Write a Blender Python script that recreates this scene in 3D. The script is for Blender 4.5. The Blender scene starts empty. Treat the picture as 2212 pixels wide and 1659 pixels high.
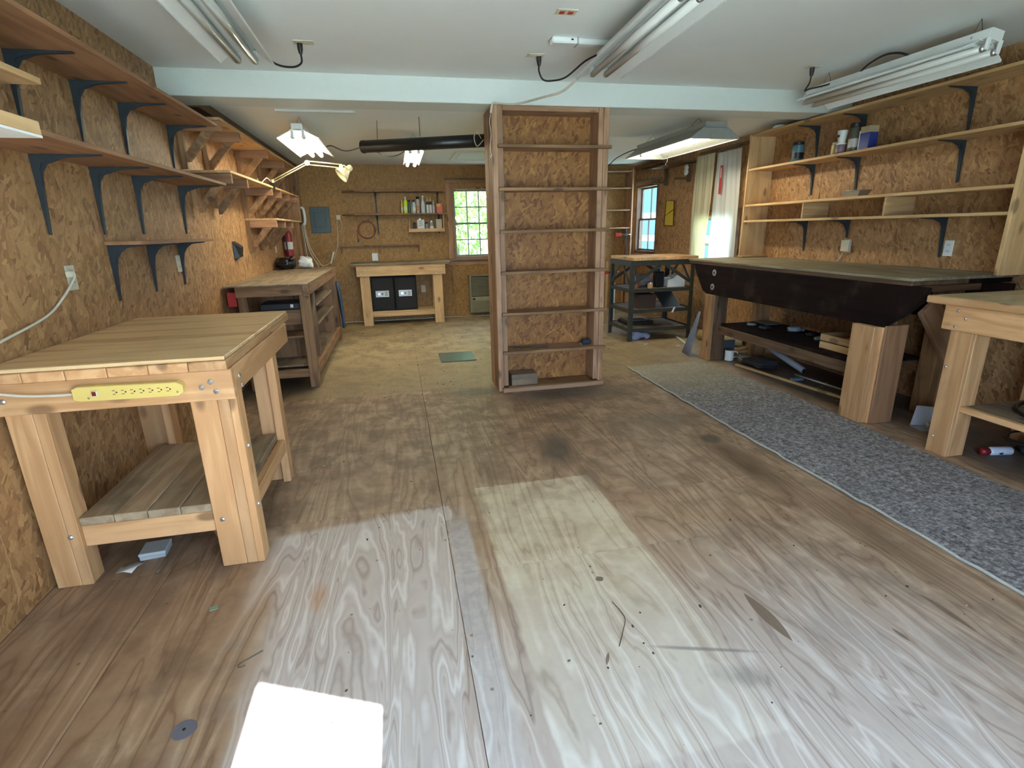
import bpy, bmesh, math, random
from mathutils import Vector, Matrix
random.seed(7)
S = bpy.context.scene
COL = S.collection
R = math.radians

# ------------------------------------------------------------------ camera
FPX, YAW, PIT, ROL = 1129.3, 0.206674, 0.286963, -0.021233
cam_d = bpy.data.cameras.new('camera'); cam = bpy.data.objects.new('camera', cam_d); COL.objects.link(cam)
fw = Vector((math.sin(YAW)*math.cos(PIT), math.cos(YAW)*math.cos(PIT), -math.sin(PIT)))
rt0 = Vector((math.cos(YAW), -math.sin(YAW), 0)); up0 = rt0.cross(fw)
rt = rt0*math.cos(ROL)+up0*math.sin(ROL); up = up0*math.cos(ROL)-rt0*math.sin(ROL)
mw = Matrix((rt, up, -fw)).transposed().to_4x4(); mw.translation = Vector((0, 0, 1.42))
cam.matrix_world = mw
cam_d.sensor_fit = 'HORIZONTAL'; cam_d.sensor_width = 36; cam_d.lens = 36*FPX/2212
cam_d.clip_start = 0.02; cam_d.clip_end = 200
S.camera = cam

# ------------------------------------------------------------------ world, sun, exposure
w = bpy.data.worlds.new('world'); S.world = w; w.use_nodes = True
bg = w.node_tree.nodes['Background']; bg.inputs[0].default_value = (0.54, 0.73, 1.0, 1); bg.inputs[1].default_value = 7.0
sd = bpy.data.lights.new('sun', 'SUN'); sun = bpy.data.objects.new('sun', sd); COL.objects.link(sun)
sd.energy = 44; sd.angle = R(0.5); sd.color = (0.94, 0.97, 1.0)
SUN_EL = 40
sun.rotation_euler = (R(90-SUN_EL), 0, 0)       # light travels towards +Y and down
sun.location = (0, -8, 8)
vs = S.view_settings
vs.view_transform = 'Standard'; vs.look = 'None'; vs.gamma = 1; vs.use_curve_mapping = False; vs.exposure = 0.88
pd = bpy.data.lights.new('door_daylight', 'AREA'); pd.shape = 'RECTANGLE'; pd.size = 2.3; pd.size_y = 2.1; pd.cycles.is_portal = True
po = bpy.data.objects.new('door_daylight', pd); COL.objects.link(po); po.location = (0.6, -0.72, 1.05); po.rotation_euler = (R(90), 0, 0)

# ------------------------------------------------------------------ node helpers
class NT:
    def __init__(s, name):
        s.m = bpy.data.materials.new(name); s.m.use_nodes = True
        s.t = s.m.node_tree; s.N = s.t.nodes; s.b = s.N['Principled BSDF']
    def n(s, typ, **k):
        o = s.N.new(typ)
        for a, v in k.items():
            if a.startswith('i_'):
                key = a[2:]
                key = int(key) if key.isdigit() else key.replace('_', ' ')
                s.put(o.inputs[key], v)
            else: setattr(o, a, v)
        return o
    def put(s, sock, v):
        if isinstance(v, bpy.types.NodeSocket): s.t.links.new(v, sock)
        elif isinstance(v, bpy.types.Node): s.t.links.new(v.outputs[0], sock)
        else:
            if sock.type == 'RGBA' and len(v) == 3: v = (*v, 1)
            sock.default_value = v
    def math(s, op, a, b=0.5, c=None, clamp=False):
        o = s.N.new('ShaderNodeMath'); o.operation = op; o.use_clamp = clamp
        s.put(o.inputs[0], a); s.put(o.inputs[1], b)
        if c is not None: s.put(o.inputs[2], c)
        return o.outputs[0]
    def ss(s, v, a, b):          # smoothstep a..b
        o = s.N.new('ShaderNodeMapRange'); o.interpolation_type = 'SMOOTHSTEP'
        s.put(o.inputs[0], v); s.put(o.inputs[1], a); s.put(o.inputs[2], b); s.put(o.inputs[3], 0.0); s.put(o.inputs[4], 1.0)
        return o.outputs[0]
    def ramp(s, f, stops, interp='LINEAR'):
        o = s.N.new('ShaderNodeValToRGB'); o.color_ramp.interpolation = interp
        e = o.color_ramp.elements
        while len(e) < len(stops): e.new(0.5)
        for q, (p, c) in zip(e, stops): q.position = p; q.color = (*c, 1) if len(c) == 3 else c
        s.put(o.inputs[0], f); return o.outputs[0]
    def mix(s, f, a, b, bt='MIX'):
        o = s.N.new('ShaderNodeMix'); o.data_type = 'RGBA'; o.blend_type = bt; o.clamp_factor = True
        s.put(o.inputs[0], f); s.put(o.inputs[6], a); s.put(o.inputs[7], b); return o.outputs[2]
    def noise(s, vec, scale, detail=3, rough=0.55, dist=0.0):
        o = s.N.new('ShaderNodeTexNoise'); o.inputs['Scale'].default_value = scale; o.inputs['Detail'].default_value = detail
        o.inputs['Roughness'].default_value = rough; o.inputs['Distortion'].default_value = dist
        if vec is not None: s.put(o.inputs['Vector'], vec)
        return o.outputs['Fac']
    def bump(s, h, strength=0.3, dist=0.01):
        o = s.N.new('ShaderNodeBump'); o.inputs['Strength'].default_value = strength; o.inputs['Distance'].default_value = dist
        s.put(o.inputs['Height'], h); s.t.links.new(o.outputs[0], s.b.inputs['Normal'])
    def out(s, col=None, rough=None, metal=None):
        if col is not None: s.put(s.b.inputs['Base Color'], col)
        if rough is not None: s.put(s.b.inputs['Roughness'], rough)
        if metal is not None: s.put(s.b.inputs['Metallic'], metal)
        return s.m

def flat(name, col, rough=0.6, metal=0.0, var=0.12, scale=30, bump=0.0):
    t = NT(name)
    tc = t.n('ShaderNodeTexCoord').outputs['Object']
    f = t.noise(tc, scale, 4)
    c = t.mix(f, tuple(x*(1-var) for x in col), tuple(min(1, x*(1+var)) for x in col))
    if bump: t.bump(t.noise(tc, scale*3, 4), bump, 0.004)
    return t.out(c, rough, metal)

def wood(name, light, dark, axis, rough=0.6, dirt=0.25, dirtc=(0.10, 0.075, 0.05), knots=True, ring=26, spec=0.5):
    """sawn timber, grain running along the object's local axis"""
    t = NT(name)
    tc = t.n('ShaderNodeTexCoord').outputs['Object']
    rnd = t.n('ShaderNodeObjectInfo').outputs['Random']
    off = t.n('ShaderNodeVectorMath', operation='ADD')
    t.put(off.inputs[0], tc)
    cx = t.n('ShaderNodeCombineXYZ'); r50 = t.math('MULTIPLY', rnd, 57.0)
    for i in range(3): t.put(cx.inputs[i], r50)
    t.put(off.inputs[1], cx)
    sc = [9.0, 9.0, 9.0]; sc[axis] = 0.9
    mp = t.n('ShaderNodeMapping'); t.put(mp.inputs[0], off); mp.inputs['Scale'].default_value = sc
    n1 = t.noise(mp.outputs[0], 1.0, 3, 0.5, 0.3)
    rings = t.math('MULTIPLY_ADD', t.math('SINE', t.math('MULTIPLY', n1, ring)), 0.5, 0.5)
    sc2 = [160.0, 160.0, 160.0]; sc2[axis] = 5.0
    mp2 = t.n('ShaderNodeMapping'); t.put(mp2.inputs[0], off); mp2.inputs['Scale'].default_value = sc2
    fine = t.noise(mp2.outputs[0], 1.0, 3)
    g = t.math('ADD', t.math('MULTIPLY', rings, 0.55), t.math('MULTIPLY', fine, 0.45))
    c = t.ramp(g, [(0.15, dark), (0.75, light)])
    tone = t.math('MULTIPLY_ADD', rnd, 0.34, 0.83)
    c = t.mix(1.0, c, t.n('ShaderNodeCombineColor', i_0=tone, i_1=tone, i_2=tone), 'MULTIPLY')
    if knots:
        sk = [7.0, 7.0, 7.0]; sk[axis] = 3.2
        mk = t.n('ShaderNodeMapping'); t.put(mk.inputs[0], off); mk.inputs['Scale'].default_value = sk
        v = t.n('ShaderNodeTexVoronoi', i_Scale=1.0); t.put(v.inputs['Vector'], mk.outputs[0])
        k = t.math('SUBTRACT', 1.0, t.ss(v.outputs['Distance'], 0.10, 0.21))
        c = t.mix(t.math('MULTIPLY', k, 0.75), c, tuple(x*0.35 for x in dark))
    d = t.ss(t.noise(off.outputs[0], 3.5, 5, 0.65), 0.5, 0.75)
    c = t.mix(t.math('MULTIPLY', d, dirt), c, dirtc)
    t.bump(fine, 0.12, 0.002)
    t.b.inputs['Specular IOR Level'].default_value = spec
    return t.out(c, rough)

WOODS = dict(
    fir=((0.64, 0.37, 0.18), (0.50, 0.26, 0.11)),
    pine=((0.60, 0.40, 0.20), (0.48, 0.295, 0.13)),
    shelf=((0.35, 0.18, 0.09), (0.25, 0.12, 0.057)),
    old=((0.33, 0.18, 0.08), (0.19, 0.095, 0.038)),
    post=((0.44, 0.26, 0.15), (0.30, 0.16, 0.085)),
    dark=((0.015, 0.0055, 0.0045), (0.007, 0.0035, 0.003)),
    grey=((0.25, 0.185, 0.12), (0.14, 0.10, 0.065)),
    planktop=((0.88, 0.62, 0.33), (0.58, 0.31, 0.12)),
    rail=((0.15, 0.085, 0.045), (0.08, 0.042, 0.02)),
    greentop=((0.33, 0.285, 0.19), (0.21, 0.165, 0.10)),
    dusty=((0.44, 0.335, 0.215), (0.31, 0.215, 0.13)), paletop=((0.55, 0.47, 0.30), (0.44, 0.35, 0.20)),
)
WM = {}
def W(kind, axis):
    k = (kind, axis)
    if k not in WM:
        l, d = WOODS[kind]
        dirt = dict(fir=.18, pine=.18, shelf=.2, old=.55, post=.5, dark=.3, grey=.7, planktop=.12, rail=.4, greentop=.6, dusty=.5, paletop=.3)[kind]
        WM[k] = wood('%s_timber_%s' % (kind, 'xyz'[axis]), l, d, axis, dirt=dirt, knots=kind not in ('dark', 'planktop', 'greentop', 'paletop'), rough={'planktop': 0.36, 'dark': 0.8}.get(kind, 0.62), spec=0.15 if kind == 'dark' else 0.5, ring=14 if kind == 'planktop' else 26)
    return WM[k]

def osb(name, plane, tint=(1, 1, 1), k=1.0, con=1.0):
    """strand board: overlapping chips lying in several directions"""
    t = NT(name)
    g = t.n('ShaderNodeNewGeometry').outputs['Position']
    s = t.n('ShaderNodeSeparateXYZ'); t.put(s.inputs[0], g)
    a, b = ('Y', 'Z') if plane == 'x' else ('X', 'Z')
    cv = t.n('ShaderNodeCombineXYZ'); t.put(cv.inputs[0], s.outputs[a]); t.put(cv.inputs[1], s.outputs[b])
    best = None
    warp = t.n('ShaderNodeTexNoise', i_Scale=9.0, i_Detail=2.0); t.put(warp.inputs['Vector'], cv)
    wv = t.n('ShaderNodeVectorMath', operation='MULTIPLY_ADD'); t.put(wv.inputs[0], warp.outputs['Color'])
    wv.inputs[1].default_value = (0.05, 0.05, 0); t.put(wv.inputs[2], cv)
    for i, (ang, lo, sh) in enumerate(((70, 17, 52), (30, 20, 60), (112, 15, 44), (60, 23, 66), (95, 14, 38))):
        m = t.n('ShaderNodeMapping', vector_type='TEXTURE'); t.put(m.inputs[0], wv)
        m.inputs['Rotation'].default_value = (0, 0, R(ang)); m.inputs['Scale'].default_value = (1/(lo*k), 1/(sh*k), 1); m.inputs['Location'].default_value = (i*3.1, i*1.7, 0)
        v = t.n('ShaderNodeTexVoronoi', voronoi_dimensions='2D', i_Scale=1.0); t.put(v.inputs['Vector'], m.outputs[0])
        sp = t.n('ShaderNodeSeparateColor'); t.put(sp.inputs[0], v.outputs['Color'])
        h, c = sp.outputs[0], sp.outputs[1]
        h = t.math('SUBTRACT', h, t.math('MULTIPLY', v.outputs['Distance'], 0.5))
        if best is None: best, bc = h, c
        else:
            gt = t.math('GREATER_THAN', h, best)
            mx = t.n('ShaderNodeMix', data_type='FLOAT'); t.put(mx.inputs[0], gt); t.put(mx.inputs[2], bc); t.put(mx.inputs[3], c)
            bc = mx.outputs[0]; best = t.math('MAXIMUM', h, best)
    sc = lambda c: tuple(x*y for x, y in zip(c, tint))
    bc = t.math('MULTIPLY_ADD', t.math('SUBTRACT', bc, 0.5), 0.75*con, 0.47)
    col = t.ramp(bc, [(0.0, sc((0.20, 0.115, 0.055))), (0.14, sc((0.30, 0.185, 0.095))), (0.5, sc((0.385, 0.25, 0.135))), (0.85, sc((0.45, 0.31, 0.17))), (1.0, sc((0.56, 0.405, 0.225)))])
    deep = t.ss(best, 0.45, 0.25)
    col = t.mix(t.math('MULTIPLY', deep, 0.32*con), col, sc((0.11, 0.055, 0.022)))
    fib = t.noise(wv.outputs[0], 70, 3)
    col = t.mix(t.math('MULTIPLY', fib, 0.35), col, sc((0.20, 0.105, 0.04)))
    t.bump(t.math('ADD', best, t.math('MULTIPLY', fib, 0.3)), 0.35, 0.004)
    return t.out(col, 0.6)

OSBX = osb('strand_board_side', 'x', (1.06, 0.90, 0.72), 0.88, 1.3); OSBY = osb('strand_board_end', 'y', (1.04, 0.90, 0.52))
OSBP = osb('strand_board_post', 'y', (0.92, 0.62, 0.29), 0.85, 1.4)
BRACK = flat('bracket_steel', (0.030, 0.040, 0.050), 0.5, 0.2)
WHITEP = flat('white_paint', (0.70, 0.75, 0.72), 0.6, 0, 0.03)
WHITE = flat('white_enamel', (0.80, 0.83, 0.82), 0.35, 0, 0.04)
IVORY = flat('ivory_plastic', (0.62, 0.57, 0.44), 0.4, 0, 0.05)
BLACK = flat('black_plastic', (0.012, 0.012, 0.014), 0.35)
CHROME = flat('zinc', (0.62, 0.63, 0.65), 0.3, 0.9, 0.1)
STEELG = flat('painted_steel', (0.040, 0.044, 0.036), 0.5, 0.2, 0.5, 12)
WIRE = flat('steel_wire', (0.10, 0.10, 0.095), 0.4, 0.7)
RED = flat('red_paint', (0.48, 0.035, 0.03), 0.4)
YELLOW = flat('yellow_plastic', (0.68, 0.52, 0.16), 0.4, 0, 0.06)
CORDW = flat('ivory_cord', (0.62, 0.58, 0.48), 0.5)
TUBEOFF = flat('unlit_tube', (0.72, 0.72, 0.68), 0.18, 0, 0.02)
BLUEG = flat('blue_grey_enamel', (0.075, 0.105, 0.115), 0.4, 0.2)
HEATM = flat('heater_beige', (0.30, 0.29, 0.19), 0.45, 0.2)
CREAM = flat('cream_enamel', (0.72, 0.64, 0.38), 0.35, 0, 0.06)

def emit(name, col, st):
    t = NT(name); t.b.inputs['Emission Color'].default_value = (*col, 1); t.b.inputs['Emission Strength'].default_value = st
    return t.out((0.9, 0.9, 0.88), 0.3)
LIT = emit('lit_tube', (1.0, 0.92, 0.68), 23)

def glassmat():
    t = NT('window_glass'); t.N.remove(t.b)
    o = [n for n in t.N if n.type == 'OUTPUT_MATERIAL'][0]
    tr = t.n('ShaderNodeBsdfTransparent', i_0=(0.95, 0.98, 0.97)); gl = t.n('ShaderNodeBsdfGlossy', i_Roughness=0.02)
    mx = t.n('ShaderNodeMixShader', i_0=0.06); t.put(mx.inputs[1], tr.outputs[0]); t.put(mx.inputs[2], gl.outputs[0])
    t.t.links.new(mx.outputs[0], o.inputs[0]); return t.m
GLASS = glassmat()

def clearmat():
    t = NT('clear_sleeve'); t.N.remove(t.b)
    o = [n for n in t.N if n.type == 'OUTPUT_MATERIAL'][0]
    tr = t.n('ShaderNodeBsdfTransparent', i_0=(0.93, 0.95, 0.95)); gl = t.n('ShaderNodeBsdfGlossy', i_Roughness=0.08)
    mx = t.n('ShaderNodeMixShader', i_0=0.16); t.put(mx.inputs[1], tr.outputs[0]); t.put(mx.inputs[2], gl.outputs[0])
    t.t.links.new(mx.outputs[0], o.inputs[0]); return t.m
CLEAR = clearmat()

# ------------------------------------------------------------------ mesh helpers
def link(name, bm, mat, parent=None, loc=(0, 0, 0), rot=None, smooth=False):
    me = bpy.data.meshes.new(name); bmesh.ops.recalc_face_normals(bm, faces=bm.faces[:]); bm.to_mesh(me); bm.free()
    if smooth:
        for p in me.polygons: p.use_smooth = True
    if mat: me.materials.append(mat)
    o = bpy.data.objects.new(name, me); COL.objects.link(o)
    o.location = loc
    if rot is not None: o.rotation_euler = rot
    if parent: o.parent = parent
    return o
def thing(name, label, cat, loc=(0, 0, 0), group=None, rz=0, kind=None):
    o = bpy.data.objects.new(name, None); COL.objects.link(o); o.location = loc; o.rotation_euler = (0, 0, rz)
    o.empty_display_size = 0.1
    return tag(o, label, cat, group, kind)
def tag(o, label=None, cat=None, group=None, kind=None):
    if label: o['label'] = label
    if cat: o['category'] = cat
    if group: o['group'] = group
    if kind: o['kind'] = kind
    return o
def rel(p, parent):
    q = Vector(p)
    return q-parent.location if parent is not None else q
def bmbox(dx, dy, dz, bev=0.0):
    bm = bmesh.new(); bmesh.ops.create_cube(bm, size=1.0); bmesh.ops.scale(bm, vec=(dx, dy, dz), verts=bm.verts)
    if bev > 0: bmesh.ops.bevel(bm, geom=bm.edges[:], offset=min(bev, 0.3*min(dx, dy, dz)), segments=1, affect='EDGES')
    return bm
def mget(mat, dims):
    if isinstance(mat, str): return W(mat, max(range(3), key=lambda i: dims[i]))
    return mat
def box(name, a, b, mat, parent=None, bev=0.003, rot=None):
    d = [abs(b[i]-a[i]) for i in range(3)]; c = [(a[i]+b[i])/2 for i in range(3)]
    return link(name, bmbox(*d, bev), mget(mat, d), parent, rel(c, parent), rot)
def bar(name, p0, p1, wd, ht, mat, parent=None, bev=0.003, upv=(0, 0, 1)):
    """oriented timber from p0 to p1; width sideways, height along upv"""
    p0, p1 = Vector(p0), Vector(p1); L = (p1-p0).length
    y = (p1-p0).normalized(); u = Vector(upv)
    if abs(y.dot(u)) > 0.98: u = Vector((0, 1, 0))
    x = y.cross(u).normalized(); z = x.cross(y)
    m = Matrix((x, y, z)).transposed()
    return link(name, bmbox(wd, L, ht, bev), mget(mat, (0, 1, 0)), parent, rel((p0+p1)/2, parent), m.to_euler())
def prism(name, pts, vec, mat, parent=None, bev=0.0, smooth=False):
    """closed polygon (3D points) extruded by vec; origin at the centre"""
    c = sum((Vector(p) for p in pts), Vector())/len(pts)+Vector(vec)/2
    bm = bmesh.new(); n = len(pts)
    A = [bm.verts.new(Vector(p)-c) for p in pts]; B = [bm.verts.new(Vector(p)+Vector(vec)-c) for p in pts]
    bm.faces.new(A); bm.faces.new(B[::-1])
    for i in range(n): bm.faces.new((A[i], B[i], B[(i+1) % n], A[(i+1) % n]))
    if bev: bmesh.ops.bevel(bm, geom=bm.edges[:], offset=bev, segments=1, affect='EDGES')
    mt = W(mat, 1) if isinstance(mat, str) else mat
    return link(name, bm, mt, parent, rel(c, parent), None, smooth)
def smoothpts(pts, n=6):
    P = [Vector(p) for p in pts]; P = [P[0]]+P+[P[-1]]; out = []
    for i in range(1, len(P)-2):
        for k in range(n):
            t = k/n; a, b, c, d = P[i-1], P[i], P[i+1], P[i+2]
            out.append(0.5*((2*b)+(c-a)*t+(2*a-5*b+4*c-d)*t*t+(3*b-a-3*c+d)*t**3))
    return out+[P[-2]]
def bmtube(pts, r, seg=8, bm=None, closed=False):
    bm = bm or bmesh.new(); P = [Vector(p) for p in pts]; rings = []
    nrm = None
    for i, p in enumerate(P):
        if closed: t = (P[(i+1) % len(P)]-P[i-1]).normalized()
        else: t = (P[min(i+1, len(P)-1)]-P[max(i-1, 0)]).normalized()
        if nrm is None: nrm = t.orthogonal().normalized()
        nrm = (nrm-t*nrm.dot(t)).normalized(); bn = t.cross(nrm)
        rr = r[i] if isinstance(r, (list, tuple)) else r
        rings.append([bm.verts.new(p+(nrm*math.cos(2*math.pi*k/seg)+bn*math.sin(2*math.pi*k/seg))*rr) for k in range(seg)])
    for i in range(len(rings)-(0 if closed else 1)):
        A, B = rings[i], rings[(i+1) % len(rings)]
        for k in range(seg): bm.faces.new((A[k], A[(k+1) % seg], B[(k+1) % seg], B[k]))
    if not closed: bm.faces.new(rings[0][::-1]); bm.faces.new(rings[-1])
    return bm
def tube(name, pts, r, mat, parent=None, seg=8, sm=0, closed=False):
    P = smoothpts(pts, sm) if sm else [Vector(p) for p in pts]
    c = sum(P, Vector())/len(P)
    if isinstance(r, (list, tuple)) and len(r) != len(P): r = r[0]
    return link(name, bmtube([p-c for p in P], r, seg, None, closed), mat, parent, rel(c, parent), None, True)
def lathe(name, prof, mat, parent=None, loc=(0, 0, 0), seg=16, rot=None, smooth=True, capped=True):
    """profile [(r, z)] turned about z, world loc of its origin"""
    bm = bmesh.new(); rings = []
    for r, z in prof: rings.append([bm.verts.new((max(r, 1e-4)*math.cos(2*math.pi*k/seg), max(r, 1e-4)*math.sin(2*math.pi*k/seg), z)) for k in range(seg)])
    for A, B in zip(rings, rings[1:]):
        for k in range(seg): bm.faces.new((A[k], A[(k+1) % seg], B[(k+1) % seg], B[k]))
    if capped: bm.faces.new(rings[0][::-1]); bm.faces.new(rings[-1])
    o = link(name, bm, mat, parent, rel(loc, parent), rot, smooth)
    if smooth:
        md = o.modifiers.new('edge', 'EDGE_SPLIT'); md.split_angle = R(40)
    return o
def joined(name, parts, mat, parent=None, loc=(0, 0, 0)):
    """parts: list of (dx,dy,dz, cx,cy,cz) boxes in world; one mesh"""
    bm = bmesh.new(); c0 = Vector(loc)
    for dx, dy, dz, cx, cy, cz in parts:
        r = bmesh.ops.create_cube(bm, size=1.0)
        bmesh.ops.scale(bm, vec=(dx, dy, dz), verts=r['verts']); bmesh.ops.translate(bm, vec=Vector((cx, cy, cz))-c0, verts=r['verts'])
    return link(name, bm, mat, parent, rel(c0, parent))
def bolt(parent, p, axis, r=0.012):
    rot = {'x': (0, R(90), 0), 'y': (R(90), 0, 0), 'z': (0, 0, 0), '-x': (0, R(-90), 0)}[axis]
    return lathe('bolt', [(r, 0), (r*0.95, 0.004), (r*0.5, 0.008)], CHROME, parent, p, 8, rot)

# ------------------------------------------------------------------ room dimensions
XL, XR, YB, YF = -1.535, 4.15, 9.0, -0.7
ZF, ZB, ZBEAM = 2.545, 2.43, 2.37
YBM = 4.49

# ------------------------------------------------------------------ floor
def floor_material():
    t = NT('plywood_floor')
    pos = t.n('ShaderNodeNewGeometry').outputs['Position']
    sp = t.n('ShaderNodeSeparateXYZ'); t.put(sp.inputs[0], pos); X, Y = sp.outputs['X'], sp.outputs['Y']
    rnd = t.math('MULTIPLY', t.n('ShaderNodeObjectInfo').outputs['Random'], 31.0)
    cv = t.n('ShaderNodeCombineXYZ'); t.put(cv.inputs[0], t.math('MULTIPLY', X, 4.6)); t.put(cv.inputs[1], t.math('MULTIPLY', Y, 0.55)); t.put(cv.inputs[2], rnd)
    n1 = t.noise(cv.outputs[0], 1.0, 3.0, 0.5, 0.6)
    rg = t.math('PINGPONG', t.math('MULTIPLY', t.math('ADD', n1, t.math('MULTIPLY', t.noise(pos, 9.0, 2), 0.035)), 20.0), 1.0)                # growth-ring contours
    line = t.ss(rg, 0.16, 0.0)
    cf = t.n('ShaderNodeCombineXYZ'); t.put(cf.inputs[0], t.math('MULTIPLY', X, 90.0)); t.put(cf.inputs[1], t.math('MULTIPLY', Y, 6.0)); t.put(cf.inputs[2], rnd)
    fine = t.noise(cf.outputs[0], 1.0, 3)
    big = t.noise(pos, 1.3, 4, 0.6); med = t.noise(pos, 5.0, 5, 0.65); sm = t.noise(pos, 22.0, 4, 0.6)
    wx = t.math('ADD', X, t.math('MULTIPLY', t.math('SUBTRACT', med, 0.5), 0.10)); wy = t.math('ADD', Y, t.math('MULTIPLY', t.math('SUBTRACT', med, 0.5), 0.03))
    col = t.ramp(rg, [(0.0, (0.27, 0.17, 0.11)), (0.3, (0.36, 0.245, 0.165)), (0.7, (0.40, 0.28, 0.195)), (1.0, (0.48, 0.36, 0.26))])
    col = t.mix(t.math('MULTIPLY', line, 0.75), col, (0.19, 0.115, 0.072))
    col = t.mix(t.math('MULTIPLY', fine, 0.22), col, (0.22, 0.14, 0.085))
    col = t.mix(t.math('MULTIPLY', t.ss(big, 0.45, 0.7), 0.55), col, (0.30, 0.175, 0.105))
    def band(v, a0, a1, b0, b1): return t.math('MULTIPLY', t.ss(v, a0, a1), t.ss(v, b1, b0))
    def ell(cx, cy, rx, ry, soft=0.5, rag=0.5, ang=0.0):
        ca, sa = math.cos(ang), math.sin(ang)
        dx = t.math('SUBTRACT', X, cx); dy = t.math('SUBTRACT', Y, cy)
        u = t.math('DIVIDE', t.math('ADD', t.math('MULTIPLY', dx, ca), t.math('MULTIPLY', dy, sa)), rx)
        v = t.math('DIVIDE', t.math('SUBTRACT', t.math('MULTIPLY', dy, ca), t.math('MULTIPLY', dx, sa)), ry)
        d = t.math('SQRT', t.math('ADD', t.math('MULTIPLY', u, u), t.math('MULTIPLY', v, v)))
        d = t.math('ADD', d, t.math('MULTIPLY', t.math('SUBTRACT', med, 0.5), rag*2))
        return t.ss(d, 1.0, 1.0-soft)
    drt = t.math('MULTIPLY', t.ss(med, 0.40, 0.70), t.math('SUBTRACT', 1.0, t.math('MULTIPLY', band(X, -0.7, -0.3, 1.0, 1.5), t.ss(Y, 2.6, 1.6))))
    col = t.mix(t.math('MULTIPLY', drt, 0.62), col, (0.15, 0.095, 0.062))
    # paler, cleaner wood where things once stood
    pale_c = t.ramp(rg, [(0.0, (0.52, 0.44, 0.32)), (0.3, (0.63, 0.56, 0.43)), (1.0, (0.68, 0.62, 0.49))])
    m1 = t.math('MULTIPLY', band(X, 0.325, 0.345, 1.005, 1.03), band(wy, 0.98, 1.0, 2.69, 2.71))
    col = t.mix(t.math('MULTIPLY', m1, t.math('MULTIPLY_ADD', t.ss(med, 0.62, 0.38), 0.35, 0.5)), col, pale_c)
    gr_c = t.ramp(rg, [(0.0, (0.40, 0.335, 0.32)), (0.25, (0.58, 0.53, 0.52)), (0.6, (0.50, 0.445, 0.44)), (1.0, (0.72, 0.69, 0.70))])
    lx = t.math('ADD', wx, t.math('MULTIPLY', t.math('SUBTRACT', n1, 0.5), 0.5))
    m2 = t.math('MULTIPLY', band(lx, -0.72, -0.60, 0.14, 0.15), t.ss(t.math('SUBTRACT', wy, t.math('MULTIPLY', X, 0.14)), 2.56, 2.50))
    col = t.mix(t.math('MULTIPLY', m2, 0.80), col, gr_c)
    m3 = t.math('MULTIPLY', band(X, 0.14, 0.145, 0.235, 0.26), t.ss(Y, 2.6, 2.2))
    col = t.mix(t.math('MULTIPLY', m3, 0.8), col, t.mix(t.ss(sm, 0.4, 0.6), (0.50, 0.47, 0.48), (0.40, 0.38, 0.40)))
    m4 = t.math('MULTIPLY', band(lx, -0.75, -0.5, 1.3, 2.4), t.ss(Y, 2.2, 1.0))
    col = t.mix(t.math('MULTIPLY', m4, 0.65), col, t.mix(1.0, gr_c, (0.94, 1.0, 1.08), 'MULTIPLY'))  # bleached foreground, with cool daylight from the doorway put into the colour
    # dusty, older sheets at the back
    back = t.ss(t.math('ADD', wy, t.math('MULTIPLY', big, 0.25)), 4.80, 4.92)
    col = t.mix(t.math('MULTIPLY', back, 0.75), col, t.mix(t.ss(med, 0.36, 0.58), (0.22, 0.17, 0.095), (0.44, 0.37, 0.21)))
    old2 = t.math('MULTIPLY', t.ss(Y, 4.5, 5.2), t.ss(t.noise(pos, 2.4, 7, 0.72), 0.46, 0.62))
    col = t.mix(t.math('MULTIPLY', old2, 0.4), col, (0.105, 0.085, 0.055))
    old3 = t.math('MULTIPLY', t.ss(Y, 4.4, 5.0), t.ss(t.noise(pos, 11.0, 5, 0.7), 0.55, 0.68))
    col = t.mix(t.math('MULTIPLY', old3, 0.55), col, (0.46, 0.40, 0.27))
    mid = t.math('MULTIPLY', band(Y, 2.3, 3.4, 5.0, 7.0), t.math('MULTIPLY_ADD', t.ss(med, 0.38, 0.64), 0.65, 0.35))
    col = t.mix(t.math('MULTIPLY', mid, 0.62), col, (0.135, 0.092, 0.055))
    blot = t.math('MULTIPLY', t.ss(Y, 2.8, 3.6), t.ss(sm, 0.58, 0.74))
    col = t.mix(t.math('MULTIPLY', blot, 0.6), col, (0.085, 0.065, 0.042))
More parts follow.
